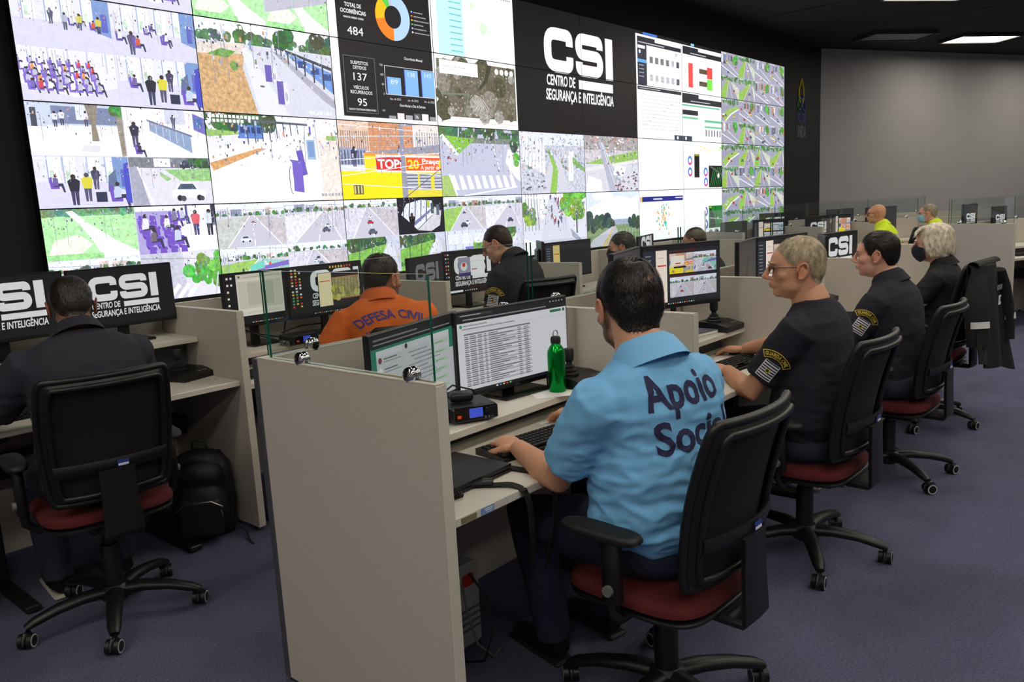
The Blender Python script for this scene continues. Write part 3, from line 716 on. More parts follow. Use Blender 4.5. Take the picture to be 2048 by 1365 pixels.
def web3(v, rg):
    v.r(0,0,1,1,(252,252,253)); v.r(.02,.92,.98,.985,(44,46,54)); v.r(.05,.945,.5,.96,(170,172,180),.5)
    for i in range(10): v.l(.08,.83-i*.072,.96,.83-i*.072,.004,(176,180,192)); v.r(.1+.1*((i*7)%8),.84-i*.072,.2+.1*((i*7)%8),.855-i*.072,(200,204,214),.5)
    v.r(.8,.0,1,.1,(60,70,84),.4); v.r(.86,.02,.9,.08,(225,228,235))
def web4(v, rg):
    v.r(0,0,1,1,(252,252,253)); v.r(0,.88,.4,.98,(40,42,50)); v.r(0,.78,1,.9,(34,36,44)); v.r(.2,.82,.7,.84,(180,182,190),.5); v.r(.0,.72,.95,.75,(90,186,140)); v.r(0,.54,.38,.64,(36,38,46)); v.r(0,.46,.38,.5,(110,196,150)); v.r(.55,.42,1,.47,(100,190,145)); v.r(.55,.3,1,.34,(110,196,150))
    for i in range(6): v.r(.57+i*.075,.12,.6+i*.075,.26,(110,112,120),.3)
    v.r(0,.0,.22,.1,(60,70,84),.4); v.r(.05,.02,.09,.08,(225,228,235)); v.l(.2,.2,.3,.3,.004,(220,220,228))
def web5(v, rg):
    v.r(0,0,1,1,(252,252,253)); v.r(.1,.82,.25,.825,(225,225,232)); v.r(.8,.9,.9,.91,(220,220,226),.5)
def web6(v, rg):
    v.r(0,0,1,1,(250,250,253))
    for i in range(6): v.r(.42+i*.1,.9-.03*(i%3),.47+i*.1,.915-.03*(i%3),(232,226,60)); v.r(.42+i*.1,.82+.03*(i%2),.46+i*.1,.835+.03*(i%2),(232,220,70))
    v.r(.95,.88,1,.92,(130,230,70)); v.r(.27,.24,.4,.74,(26,26,28)); v.r(.28,.7,.39,.735,(150,150,40),.4)
    for x,y in ((.16,.6),(.16,.36),(.56,.36),(.56,.14)): v.ring(x,y,.03,.055,0,PI*1.2,(70,120,220)); v.ring(x,y,.03,.055,PI*1.2,PI*2,(214,60,150))
    v.r(.64,.02,1,.5,(22,24,22)); 
    for i in range(6): v.l(.68+.05*i,.05,.78+.05*i,.46,.015,(40,130,60))
    v.e(.9,.28,.03,(235,235,235)); v.l(.68,.48,1,.3,.02,(90,95,90))
def web7(v, rg):
    v.r(0,0,1,1,(253,253,253)); v.r(.02,.78,.98,.88,(40,44,130)); v.r(.03,.78,.06,.88,(235,190,80)); v.r(.3,.815,.5,.84,(225,225,240),.5); v.r(.8,.83,.97,.85,(225,225,240),.4)
    for i in range(46):
        x,y = .53+rg.gauss(0,.07), .42+rg.gauss(0,.16); v.p([(x-.013,y),(x+.013,y),(x,y+.05)], rg.choice([(240,150,60),(60,190,180),(80,200,150),(240,170,70)])); v.e(x,y,.013,rg.choice([(240,150,60),(60,190,180)]),n=7)
    v.r(.3,.0,.75,.02,(230,240,240))
def web8(v, rg):
    v.r(0,0,1,1,(252,252,254)); v.l(.08,.1,.08,.9,.004,(214,216,226)); v.l(.35,.2,.35,.9,.004,(214,216,226)); v.l(.35,.9,1,.86,.004,(214,216,226))
    for y in (.5,.22): v.ring(.55,y,.03,.06,-PI/2,PI/2,(90,90,200))
    v.r(.63,.12,1,.62,(20,120,40)); v.p([(.66,.14),(.82,.14),(.78,.4),(.66,.6)], (16,26,18)); v.l(.8,.6,.9,.14,.03,(20,90,40)); v.l(.66,.35,1,.3,.01,(190,190,190)); v.e(.88,.33,.02,(200,200,200)); v.r(.65,.57,.7,.6,(170,190,50))
# ---------------------------------------------------------------- the room shell
M_CARPET = carpet_mat()
M_FRONT = mat('black_wall_paint', (17, 17, 18), .7, noise=.05)
M_GREYWALL = mat('grey_wall_paint', (168, 166, 166), .85, noise=.03, nscale=3)
M_CEIL = mat('charcoal_ceiling', (26, 26, 28), .9)
CH = 4.33
WA = R(-27)                                   # heading of the right-hand wing
wu = Vector((math.cos(WA), math.sin(WA), 0)); wv = Vector((-math.sin(WA), math.cos(WA), 0))
CORN = Vector((16.03, 5.78, 0)); FAR = CORN+wu*16
struct('floor', MB().prism([(-5,-7), (FAR.x,-7), (FAR.x,FAR.y), (CORN.x,CORN.y), (-5,5.78)], -.1, 0), M_CARPET)
struct('ceiling', MB().prism([(-5,-7), (FAR.x,-7), (FAR.x,FAR.y), (CORN.x,CORN.y), (-5,5.78)], CH, CH+.1), M_CEIL)
struct('wall_front', MB().box((5.5+.015,5.88,CH/2), (21.03,.2,CH)), M_FRONT)
_wr = MB(); _q = wv*.2
_wr.prism([(CORN.x,CORN.y), (FAR.x,FAR.y), (FAR.x+_q.x,FAR.y+_q.y), (CORN.x+_q.x,CORN.y+_q.y)], 0, CH); struct('wall_right', _wr, M_GREYWALL)
struct('wall_back', MB().box(((FAR.x-5)/2,-7.1,CH/2), (FAR.x+5.2,.2,CH)), M_GREYWALL)
struct('wall_left', MB().box((-5.1,-.66,CH/2), (.2,12.9,CH)), M_GREYWALL)
_d = MB().box((FAR.x+.1,(FAR.y-7)/2,CH/2), (.2,abs(FAR.y+7),CH)); struct('wall_side', _d, M_GREYWALL)
struct('baseboard_front', MB().box((5.5,5.765,.05), (21,.03,.1), .004), M_BLACK)
# dark joints of the ceiling boards
for i in range(7):
    struct('trim_%d' % (i+1), MB().box((12.5+i*1.25, 2.2-.45*i, CH-.004), (.02, 6.2, .008)), M_BLACK).rotation_euler = (0, 0, 0)

# ---------------------------------------------------------------- ceiling light panels
M_DIFF = mat('lit_diffuser', (255,255,255), .5, emit=(255, 246, 232), es=LAMP)
M_OFF = mat('unlit_diffuser', (120,120,122), .5)
M_LFRAME = mat('grey_light_frame', (60,60,62), .5)
def ceiling_light(x, y, rz, label, lit=True, w=1.25, d=.62):
    t = thing('ceiling_light', label, 'ceiling light', (x, y, CH-.062), rz, 'ceiling light panels')
    f = MB()
    for sx, sy, a, b in ((0,d/2,w+.03,.03), (0,-d/2,w+.03,.03), (w/2,0,.03,d), (-w/2,0,.03,d)): f.box((sx,sy,.031), (a,b,.06), .004)
    f.build('light_frame', M_LFRAME, t)
    MB().box((0,0,.03), (w-.04,d-.04,.02), .004).build('diffuser', M_DIFF if lit else M_OFF, t)
    return t
ceiling_light(17.65, 3.40, R(-38), 'bright rectangular ceiling light closest to the grey wall')
ceiling_light(13.0, 3.1, R(-38), 'bright rectangular ceiling light cut off over the yellow-vested men')
ceiling_light(15.9, 4.4, R(-38), 'switched-off rectangular ceiling light beside the black wall corner', lit=False)
for x, y in ((-3.4,-3.2), (-3.4,-.4), (-3.4,2.4), (-.9,-3.2), (-.9,-.4), (-.9,2.4), (1.6,-3.2), (1.6,-.4), (3.9,2.6), (4.6,-3.2), (4.6,-.4), (7.6,-3.2), (7.8,-.2), (10.4,-2.4), (6.6,2.4), (9.3,1.6), (11.2,.2)):  # lamps out of view, several added to brighten the end partition and far desks
    ceiling_light(x, y, 0, 'bright unseen rectangular ceiling light above the main desk rows')

for k, (x, y) in enumerate(((20.3,2.0), (15.6,1.2), (18.2,-.3), (21.5,-1.2), (13.4,-2.6), (16.6,-3.6))):
    ceiling_light(x, y, R(-38), 'bright rectangular ceiling light above the turned wing')

# ---------------------------------------------------------------- the video wall: ten by four displays
VX, VY, VZ, PW, PH = 1.905, 5.686, 3.787, 1.213, .684
rg = random.Random(11)
def span(fn, c0, r0, nc, nr):
    def f(v, c, r, rg):
        fn(v.sub(-(c-c0), -(r0+nr-1-r), nc-(c-c0), nr-(r0+nr-1-r)))
    return f
def one(fn):
    def f(v, c, r, rg):
        fn(v, rg)
        if fn in (g_terminal, g_terminal2, g_cross, g_aerial, g_highway, g_trees_street, g_shop): speckle(v, rg, 160)
    return f
def logo_black(v):
    v.r(0,0,1,1,(24,22,23),.05); csi_logo(v,.21,.25,.565)
def g_q(*fs): return one(quad(fs))
TR4 = one(quad([g_traffic]*4))
st2 = lambda v, rg: g_street(v, rg, .65, .75, left=(228,228,240), right=(206,206,222), cars=2)
st3 = lambda v, rg: g_street(v, rg, .42, .8, left=(214,214,228), cars=3, bld=False)
dash_ = span(dashboard, 2, 0, 1, 2); logo_ = span(logo_black, 4, 0, 2, 2)
grassroad = lambda v, rg: (g_green(v, rg), v.p([(0,.3),(1,.75),(1,.9),(0,.6)], (190,190,205), .1))
WALL = {
 (0,0): (g_q(g_lobby, g_crowd, g_lobby, g_crowd), 'waiting rooms, topmost in the edge column'),
 (1,0): (g_q(g_street, g_lobby, grassroad, grassroad), 'green verges beside grey paths'),
 (2,0): (dash_, 'the ring chart of the black statistics page'), (3,0): (one(wallmap), 'a pale street map with turquoise list'),
 (4,0): (logo_, 'the upper half of the big white letter C'), (5,0): (logo_, 'the upper half of the white letters S and I'),
 (6,0): (one(web1), 'a browser page of small photo thumbnails'), (7,0): (one(web2), 'a page with red and green blocks'),
 (8,0): (TR4, 'four road junctions with a fork among trees'), (9,0): (TR4, 'four road views in the upper wall corner'),
 (0,1): (g_q(g_lobby, g_lobby, g_crowd, g_lobby2), 'four crowded waiting rooms'), (1,1): (one(g_terminal), 'a bus terminal beside a dirt bank'),
 (2,1): (dash_, 'the bar chart of the black statistics page'), (3,1): (one(satellite), 'a brown satellite map with white info box'),
 (4,1): (logo_, 'the lower half of the big letter C and CENTRO DE'), (5,1): (logo_, 'the lower half of the white letters S and I with bar'),
 (6,1): (one(web3), 'a white page of grey text lines'), (7,1): (one(web4), 'a white page with green table headers'),
 (8,1): (TR4, 'four streets below the forked road'), (9,1): (TR4, 'four streets in the second row of the far edge'),
 (0,2): (g_q(g_court, g_counter, g_lobby2, g_drive), 'a courtyard, a counter and a white parked car'), (1,2): (one(g_terminal2), 'a bright paved terminal with purple posts'),
 (2,2): (one(g_shop), 'a yellow shop front with red sign'), (3,2): (one(g_cross), 'a grey road with striped pedestrian crossing'),
 (4,2): (one(g_aerial), 'a city from above with green avenue'), (5,2): (one(g_highway), 'a motorway bridge over a green strip'),
 (6,2): (one(web5), 'an almost empty white page'), (7,2): (one(web6), 'small ring charts and a dark map'),
 (8,2): (TR4, 'four streets in the third row beside the charts'), (9,2): (TR4, 'four streets in the third row of the far edge'),
 (0,3): (g_q(g_green, g_seats, st2, g_hedge), 'a green field path and purple seats'), (1,3): (g_q(g_street, st2, g_busy, st3), 'four busy streets with a silver car'),
 (2,3): (g_q(st3, g_fisheye, g_park, g_park), 'a dark room with silhouette and park roads'), (3,3): (g_q(g_street, st2, g_stop, g_park), 'four streets with a blue bus stop'),
 (4,3): (one(g_trees_street), 'a pedestrian street with bright green trees'), (5,3): (one(g_sky), 'a cloudy sky over a country highway'),
 (6,3): (one(web7), 'a navy banner over orange and teal markers'), (7,3): (one(web8), 'a white page with a green map corner'),
 (8,3): (TR4, 'four streets in the bottom row beside the green map'), (9,3): (TR4, 'four streets in the bottom corner of the far edge')}
for (c, r), (fn, lb) in WALL.items():
    P = Pic(PW-.008, PH-.008); P.wash = 0. if (r < 2 and 2 <= c <= 7) or 6 <= c else .05; fn(P, c, r, random.Random(100+c*7+r*31))
    x0, z1 = VX+c*PW, VZ-r*PH
    t = thing('wall_display', 'video wall display showing '+lb, 'display', (x0+PW/2, VY+.045, z1-PH), 0, 'displays of the video wall')
    MB().box((0, .004, PH/2), (PW-.0015, .08, PH-.0015), .002).build('casing', M_BLACK, t)
    link('screen', P.mesh('screen', M_WALLSCREEN, (-PW/2+.004, -.0365, .004), (1,0,0), (0,0,1), (0,-1,0)), t)
struct('trim_20', MB().box((VX+5*PW, 5.73, (VZ-4*PH)/2), (10*PW, .06, VZ-4*PH)), M_BLACK)

# the city emblem on the black wall
def flat_text(mb, st, h, w=None, bold=0., al='l', depth=.004, shear=0., M=None):
    V, F, W, mn, mx = text_tris(st, bold, shear); cap = text_tris('H')[4]
    s = h/cap; sx = w/W if w else s; ox = -W*sx/2 if al == 'c' else 0
    mb.add([(ox+a*sx, 0, b*s) for a, b in V], F, 0, M)
    return W*sx
t = thing('wall_emblem', 'emblem of coloured loops above lettering on the black wall', 'emblem', (15.03, 5.772, 2.63))
_y = mat('emblem_yellow', (190,165,30), .6); _g = mat('emblem_green', (40,110,70), .6); _b = mat('emblem_blue', (45,60,150), .6); _wt = mat('emblem_grey', (105,112,120), .6)
for nm, m, pts in (('yellow_loop', _y, [(-.06,.62), (-.12,.72), (-.12,.86), (-.03,.98), (0,1.06), (.04,.98), (.1,.85), (.1,.72), (.05,.6)]),
                   ('green_loop', _g, [(-.02,.5), (-.14,.5), (-.2,.56), (-.16,.66), (-.08,.72), (0,.68), (.02,.6), (-.04,.54)]),
                   ('blue_loop', _b, [(.02,.74), (.1,.72), (.16,.62), (.2,.52), (.16,.47), (.06,.5), (.0,.6), (.0,.7)])):
    MB().tube([(x,0,z) for x, z in fillet(pts, .06)], .017, 8).build(nm, m, t, 60)
MB().ell((0,0,1.02), (.03,.012,.03)).build('yellow_head', _y, t, 60)
mb = MB(); flat_text(mb, 'SÃO JOSÉ', .16, .44, .02, 'c', M=Matrix.Translation((0,-.004,.27))); mb.build('lettering', _b, t)
mb = MB(); flat_text(mb, 'UNIDA', .2, .44, .02, 'c', M=Matrix.Translation((0,-.004,.0))); mb.build('lettering', _wt, t)

# ---------------------------------------------------------------- desk rows
TH = .036
def row_frame(org, ang):
    return Matrix.Translation((org[0], org[1], 0)) @ Matrix.Rotation(ang, 4, 'Z')
def place(o, M):
    o.matrix_world = M @ o.matrix_basis if False else M
    return o
def partition(M, x, y0, y1, label, zt=1.15, cat='partition', group='desk partitions', back=True):
    t = thing('partition_panel', label, cat, group=group); t.matrix_world = M @ Matrix.Translation((x, y0, 0))
    L = y1-y0
    MB().box((0, L/2, zt/2+.01), (TH, L, zt-.02), .003).build('board', M_PANEL, t)
    MB().box((0, L/2, zt-.0015), (TH+.002, L+.002, .005), .001).build('top_edge', M_PANEL_EDGE, t)
    MB().box((0, -.0015, zt/2+.01), (TH+.002, .004, zt-.03), .001).build('front_edge', M_PANEL_EDGE, t)
    if back: MB().box((0, L+.015, zt/2+.005), (TH+.004, .03, zt-.02), .003).build('end_post', M_DARKTRIM, t)
    for y in (.06, L-.06): MB().cyl((0,y,0), (0,y,.022), .016, n=10).build('levelling_foot', M_BLACK, t)
    return t
def spine(M, x0, x1, y, label, zt=1.15):
    t = thing('spine_panel', label, 'partition', group='spine panels'); t.matrix_world = M @ Matrix.Translation(((x0+x1)/2, y, 0))
    L = x1-x0-TH-.004
    MB().box((0, .017, zt/2+.01), (L, .034, zt-.02), .003).build('board', M_PANEL, t)
    MB().box((0, .017, zt-.0015), (L, .036, .005), .001).build('top_edge', M_PANEL_EDGE, t)
    for s in (-1, 1): MB().cyl((s*(L/2-.05),.017,0), (s*(L/2-.05),.017,.022), .016, n=10).build('levelling_foot', M_BLACK, t)
    return t
def clamp_mb():
    m = MB(); 
    for s in (-1, 1): m.ell((s*.0085, 0, .0), (.013, .025, .025), 14, 8)
    m.box((0,0,-.012), (.034,.03,.02), .004); return m
def glass(M, x0, x1, y, along, label, z0=1.153, z1=1.43, clamps=(.16,.84)):
    """along 'x' = on a spine, 'y' = on a divider (x0..x1 then runs along y, y is the x position)"""
    t = thing('glass_screen', label, 'glass screen', group='glass screens')
    L = x1-x0
    t.matrix_world = M @ (Matrix.Translation((x0, y, 0)) if along == 'x' else Matrix.Translation((y, x0, 0)) @ Matrix.Rotation(PI/2, 4, 'Z'))
    a, b = .004, L-.004; d = .004
    vs = [(a,-d,z0), (b,-d,z0), (b,-d,z1), (a,-d,z1), (a,d,z0), (b,d,z0), (b,d,z1), (a,d,z1)]
    MB().add(vs, [(0,1,2,3), (5,4,7,6)]).build('pane', M_GLASS, t)
    MB().add(vs, [(4,0,3,7), (1,5,6,2), (3,2,6,7), (4,5,1,0)]).build('glass_edge', M_GEDGE, t)
    for q in clamps:
        o = clamp_mb().build('clamp', M_CHROME, t, 50, (L*q, 0, z0+.008)); o.rotation_euler = (0,0,PI/2)
    return t
def desk(M, x0, x1, label, zw=.76, zs=.85, depth=.8, sticker=False, legx=.1):
    t = thing('desk', label, 'desk', group='desks of the cubicles'); t.matrix_world = M @ Matrix.Translation(((x0+x1)/2, 0, 0))
    L = x1-x0-TH-.006
    MB().box((0, .03+.255, zw-.014), (L, .51, .028), .003).build('worktop', M_TOP, t)
    MB().box((0, .595, zs-.014), (L, .37, .028), .003).build('monitor_shelf', M_TOP, t)
    MB().box((0, .555, (zw+zs)/2-.03), (L-.02, .02, max(.03, zs-zw-.03)), .002).build('riser', M_DARKTRIM, t)
    MB().box((0, .66, .50), (L-.06, .14, .1), .004).build('cable_tray', M_BLACKMETAL, t)
    for s in (-1, 1):
        m = MB(); x = s*(L/2-legx)
        m.box((x, .35, .018), (.06, .62, .03), .006); m.box((x, .45, .36), (.05, .07, .66), .006); m.box((x, .3, zw-.045), (.04, .44, .03), .004)
        m.build('leg', M_BLACKMETAL, t)
    if sticker:
        s = MB().box((-L/2+.155, .0285, zw-.014), (.055, .002, .02)).build('asset_sticker', mat('sticker_blue', (120,150,200), .5), t)
        q = MB()
        for i in range(3): q.box((-L/2+.16, .0272, zw-.009-i*.005), (.036-.006*i, .001, .002))
        q.build('print', M_PRINT_W, s)
        MB().box((-L/2+.08, .0285, zw-.014), (.06, .002, .016)).build('edge_plate', mat('brass_tape', (128,120,92), .5), t)
    return t

ROW1 = row_frame((1.35, 1.44), 0); X1 = [0, 1.355, 2.71, 4.0, 5.36]; SP = .8
ROW2 = row_frame((.62, 3.57), 0); X2 = [0, 1.405, 2.85, 4.27, 5.69, 7.11]
n1 = ['end partition of the near desk row under the lone standing glass pane', 'partition between the blue-shirted man and the grey-haired guard', 'partition between the grey-haired guard and the young guard', 'partition between the young guard and the white-haired woman', 'far end partition of the near desk row past the white-haired woman']
for x, l in zip(X1, n1): partition(ROW1, x, 0, SP+.034 if x else SP+.034, 'beige '+l, back=(x == 0))
s1 = ['the blue-shirted man', 'the grey-haired guard', 'the young guard', 'the white-haired woman', 'the empty end place of the near row']
for i in range(4):
    spine(ROW1, X1[i], X1[i+1], SP, 'beige back panel behind the monitors of '+s1[i])
    desk(ROW1, X1[i], X1[i+1], 'pale desk with raised monitor shelf used by '+s1[i], sticker=(i == 0), zs=.85 if i == 0 else .88)
    glass(ROW1, X1[i]+.012, X1[i+1]-.008, SP+.017, 'x', 'clear glass screen on the back panel of '+s1[i], clamps=(.13,.87))
glass(ROW1, .015, SP-.02, 0, 'y', 'clear glass pane standing on the end partition of the near row', clamps=(.12,.77))
n2 = ['partition at the outer side of the navy-shirted man', 'partition between the navy-shirted man and the man in orange', 'partition between the man in orange and the guard in glasses', 'partition between the guard in glasses and the masked man', 'partition past the masked man', 'last partition of the second row']
for x, l in zip(X2, n2): partition(ROW2, x, 0, SP+.034, 'beige '+l, back=False)
s2 = ['the navy-shirted man', 'the man in orange', 'the guard bending in glasses', 'the masked man', 'the man hidden behind a monitor']
for i in range(5):
    spine(ROW2, X2[i], X2[i+1], SP, 'beige back panel in front of '+s2[i])
    desk(ROW2, X2[i], X2[i+1], 'pale desk with raised monitor shelf used by '+s2[i], zw=.80 if i == 0 else .77, zs=1.0 if i == 0 else .86, legx=.32 if i == 0 else .1)
# the turned wing on the right
W1 = row_frame((9.965, 1.51), WA); W2 = W1 @ Matrix.Translation((-1.9, 2.1, 0)); W3 = W1 @ Matrix.Translation((.2, 4.0, 0))
XWS = {'near': [0, 1.37, 2.74, 4.11], 'mid': [0, 1.25, 2.36, 3.85], 'far': [0, 1.37, 2.74, 4.11]}
for nm, W, words in (('near', W1, ['end partition of the turned desk row beside the hanging jacket', 'second partition of the turned row behind the hanging jacket', 'third partition of the turned row', 'last partition of the turned row']),
                     ('mid', W2, ['end partition of the row of the yellow-vested men', 'partition beside the bald man in glasses', 'partition between the two yellow-vested men', 'partition past the yellow-vested men']),
                     ('far', W3, ['end partition of the desk row along the grey wall', 'second partition along the grey wall', 'third partition along the grey wall', 'last partition along the grey wall'])):
    XW = XWS[nm]
    row = {'near': 'the turned row beside the jacket', 'mid': 'the row of the yellow-vested men', 'far': 'the desk row along the grey wall'}[nm]
    for x, l in zip(XW, words): partition(W, x, 0, SP+.034, 'beige '+l, back=False)
    for i in range(3):
        nth = ['first', 'middle', 'last'][i]
        spine(W, XW[i], XW[i+1], SP, 'beige back panel of the %s place in %s' % (nth, row))
        desk(W, XW[i], XW[i+1], 'pale desk at the %s place in %s' % (nth, row), zw=.77, zs=.86)
        glass(W, XW[i]+.01, XW[i+1]-.01, SP+.017, 'x', 'clear glass screen over the %s place in %s' % (nth, row))
    glass(W, .01, SP-.02, 0, 'y', 'clear glass pane on the end partition of '+row, clamps=(.15,.85))
# ---------------------------------------------------------------- monitors
def monitor(label, cx, cy, yaw, w, h, z0, pic=None, shelf=.85, base=True, k=1., logo=False, group='desk monitors', M=None, arm=False):
    t = thing('monitor', label, 'monitor', group=group)
    t.matrix_world = (M or Matrix()) @ Matrix.Translation((cx, cy, shelf)) @ Matrix.Rotation(yaw, 4, 'Z')
    zc = z0-shelf+h/2; bz = .008; ch = .018
    MB().box((0, .012, zc), (w, .024, h), .004).build('casing', M_BLACK, t)
    MB().box((0, .036, zc), (w*.55, .03, h*.6), .012).build('back_shell', M_BLACK, t)
    if pic:
        P = Pic(w-2*bz, h-bz-ch, k=k); pic(P)
        link('screen', P.mesh('screen', M_MONSCREEN, (-w/2+bz, -.0006, z0-shelf+ch), (1,0,0), (0,0,1), (0,-1,0), .00002), t)
    if logo:
        m = MB(); flat_text(m, 'DELL', .0085, None, .01, 'c', M=Matrix.Translation((0,-.0006,z0-shelf+.005))); m.build('maker_mark', M_GREYPL, t)
    if base:
        MB().box((0, .06, (zc)/2), (.055, .022, zc), .004).build('stand_neck', M_BLACK, t)
        MB().box((0, .03, .007), (w*.42, .19, .014), .004).build('stand_base', M_BLACKGLOSS, t)
    else:
        m = MB(); m.cyl((0,.075,0), (0,.075,zc), .016, n=12); m.cyl((0,.075,0), (0,.075,.012), .05, n=16); m.box((0,.055,zc), (.05,.05,.05), .006)
        m.build('monitor_arm', M_BLACK, t, 40)
    return t
def mid(a, b): return ((a[0]+b[0])/2, (a[1]+b[1])/2)
def mon2(label, a, b, z0, z1, pic, **kw):
    """a, b = plan points of the lower left and right corners"""
    c = mid(a, b); return monitor(label, c[0], c[1], math.atan2(b[1]-a[1], b[0]-a[0]), math.hypot(b[0]-a[0], b[1]-a[1]), z1-z0, z0, pic, **kw)
def d_bar(v, dark=(24,24,28), icons=14):
    v.r(0,0,1,.045,dark)
    for i in range(icons): v.r(.3+i*.03,.014,.315+i*.03,.032,[(235,235,240),(90,150,220),(235,190,70),(220,80,60),(110,190,110)][i%5])
def s_sheet(v):
    v.r(0,0,1,1,(206,208,212)); v.r(0,.88,1,1,(30,31,34)); v.r(.02,.955,.3,.985,(58,60,64)); v.r(.03,.965,.2,.975,(170,170,175),.4); v.r(.05,.91,.8,.925,(140,140,145),.5)
    for i in range(5): v.r(.84+i*.03,.965,.85+i*.03,.98,(190,190,195))
    v.r(.0,.045,1,.88,(212,214,219)); v.r(.84,.825,.95,.86,(40,110,75)); v.e(.975,.842,.012,(70,90,80)); v.e(.03,.84,.012,(60,150,100))
    v.r(.05,.835,.25,.85,(150,152,158),.4); v.l(0,.78,1,.78,.002,(188,190,195)); v.r(.04,.795,.5,.81,(150,152,160),.6)
    v.r(.05,.725,.64,.745,(120,122,128),.3)
    for i in range(24):
        y = .7-i*.0265
        if i % 2: v.r(.05,y-.004,.64,y+.02,(178,180,184))
        for x0, x1 in ((.055,.085),(.1,.15),(.165,.2),(.22,.24),(.26,.26+.2*((i*37)%10)/10+.08),(.52,.55),(.58,.62)): v.r(x0,y,x1,y+.011,(104,104,110),.5)
    d_bar(v, (22,24,30), 5); v.r(.9,.014,.98,.03,(180,180,185),.4)
def s_chat(v):
    v.r(0,0,1,1,(176,178,182)); v.r(0,.86,1,1,(28,29,32)); v.r(.03,.94,.5,.96,(120,120,125),.5); v.r(.03,.895,.9,.91,(130,130,135),.5)
    v.r(0,.045,1,.86,(40,126,98)); v.r(.05,.045,.88,.83,(198,200,204)); v.r(.88,.045,1,.6,(196,198,202)); v.r(.05,.76,.33,.83,(210,212,216)); v.r(.33,.76,.88,.83,(206,208,212)); v.l(.33,.045,.33,.83,.003,(170,172,176))
    for i in range(6): v.e(.085,.72-i*.115,.018,[(120,60,60),(230,230,230),(50,50,55),(90,95,100),(130,130,130),(60,90,130)][i]); v.r(.12,.72-i*.115,.26,.735-i*.115,(110,110,115),.5); v.r(.12,.69-i*.115,.3,.7-i*.115,(140,140,145),.5)
    for i in range(13): v.r(.38+.03*(i%3),.7-i*.05,.6+.05*(i%4),.715-i*.05,(150,150,156),.5)
    for i in range(6): v.r(.68,.69-i*.11,.85,.735-i*.11,(176,202,176)); v.r(.69,.705-i*.11,.8,.715-i*.11,(110,160,110),.4)
    v.e(.36,.795,.016,(50,50,60)); d_bar(v, (36,50,48), 4)
def s_csi(k=1., icons=False):
    def f(v):
        c = tuple(int(235*k) for _ in range(3)); v.r(0,0,1,1,(20,20,22)); csi_logo(v,.17,.13,.68,c)
        if icons:
            for i in range(9): v.r(.015,.92-i*.09,.035,.955-i*.09,[(220,70,60),(235,235,235),(90,150,220),(235,170,60)][i%4]); v.r(.055,.92-i*.09,.075,.955-i*.09,[(235,235,235),(110,190,110),(220,70,60)][i%3])
    return f
def s_csi_hi(v): v.r(0,0,1,1,(20,20,22)); csi_logo(v,.2,.42 if v.asp() > 1 else .4,.64,(235,235,235))
def s_csi_win(v):
    s_csi(1., True)(v); v.r(.24,.38,.72,.84,(240,240,242)); v.r(.24,.38,.46,.84,(150,150,170),.2); v.e(.34,.62,.06,(220,225,228)); v.e(.34,.66,.03,(210,60,50)); v.r(.24,.38,.46,.46,(60,50,110),.4); v.r(.48,.52,.58,.545,(225,70,60)); v.r(.46,.72,.7,.73,(200,200,205)); v.r(0,0,.3,.05,(235,235,238))
    for i in range(6): v.r(.34+i*.04,.012,.355+i*.04,.036,(230,230,235))
def s_window(v):
    v.r(0,0,1,1,(22,22,26)); v.r(.2,.16,.95,.98,(224,220,204)); v.r(.2,.88,.95,.98,(214,208,190)); v.e(.25,.93,.016,(80,80,80)); v.r(.3,.91,.9,.925,(180,176,160),.5); v.r(.22,.3,.93,.84,(206,202,184)); v.r(.36,.36,.8,.8,(190,188,170)); v.l(.36,.34,.36,.84,.006,(228,226,212)); v.l(.8,.34,.8,.84,.006,(228,226,212)); v.r(.22,.2,.9,.24,(214,210,192),.3)
    for i in range(6): v.r(.05,.9-i*.13,.08,.94-i*.13,(235,230,200)); v.r(.11,.9-i*.13,.14,.94-i*.13,(225,225,225)) if i < 2 else None
    v.r(0,0,.14,.05,(225,225,215)); d_bar(v.sub(.14,0,1,1),(22,22,26),20)
def s_desktop(v):
    v.r(0,0,1,1,(20,20,23)); rr = random.Random(5)
    for j in range(13):
        for i in range(3):
            if rr.random() < .8: v.r(.03+i*.05,.93-j*.062,.055+i*.05,.965-j*.062,rr.choice([(220,60,50),(235,235,235),(90,170,110),(235,190,70),(230,120,50),(220,220,210)]))
    for i in range(8): v.r(.55+i*.04,.92,.57+i*.04,.965,(235,200,90) if i < 5 else (220,70,50))
    csi_logo(v,.28,.16,.68,(240,240,240)); v.r(.37,.12,.95,.84,(36,36,38)); v.r(.38,.14,.56,.83,(250,232,186)); v.r(.4,.65,.54,.668,(220,80,50)); v.r(.57,.26,.95,.72,(176,160,110),.6); v.r(.57,.72,.95,.735,(150,30,26)); v.r(.57,.245,.95,.26,(150,30,26))
    for i in range(14): v.e(rr.uniform(.58,.94),rr.uniform(.28,.5),.04,rr.choice([(196,190,70),(150,140,80),(206,196,110)]),t=.5)
    for i in range(8): v.l(.6+i*.045,.36,.61+i*.045,.7,.006,(120,96,70))
    d_bar(v,(20,20,23),22)
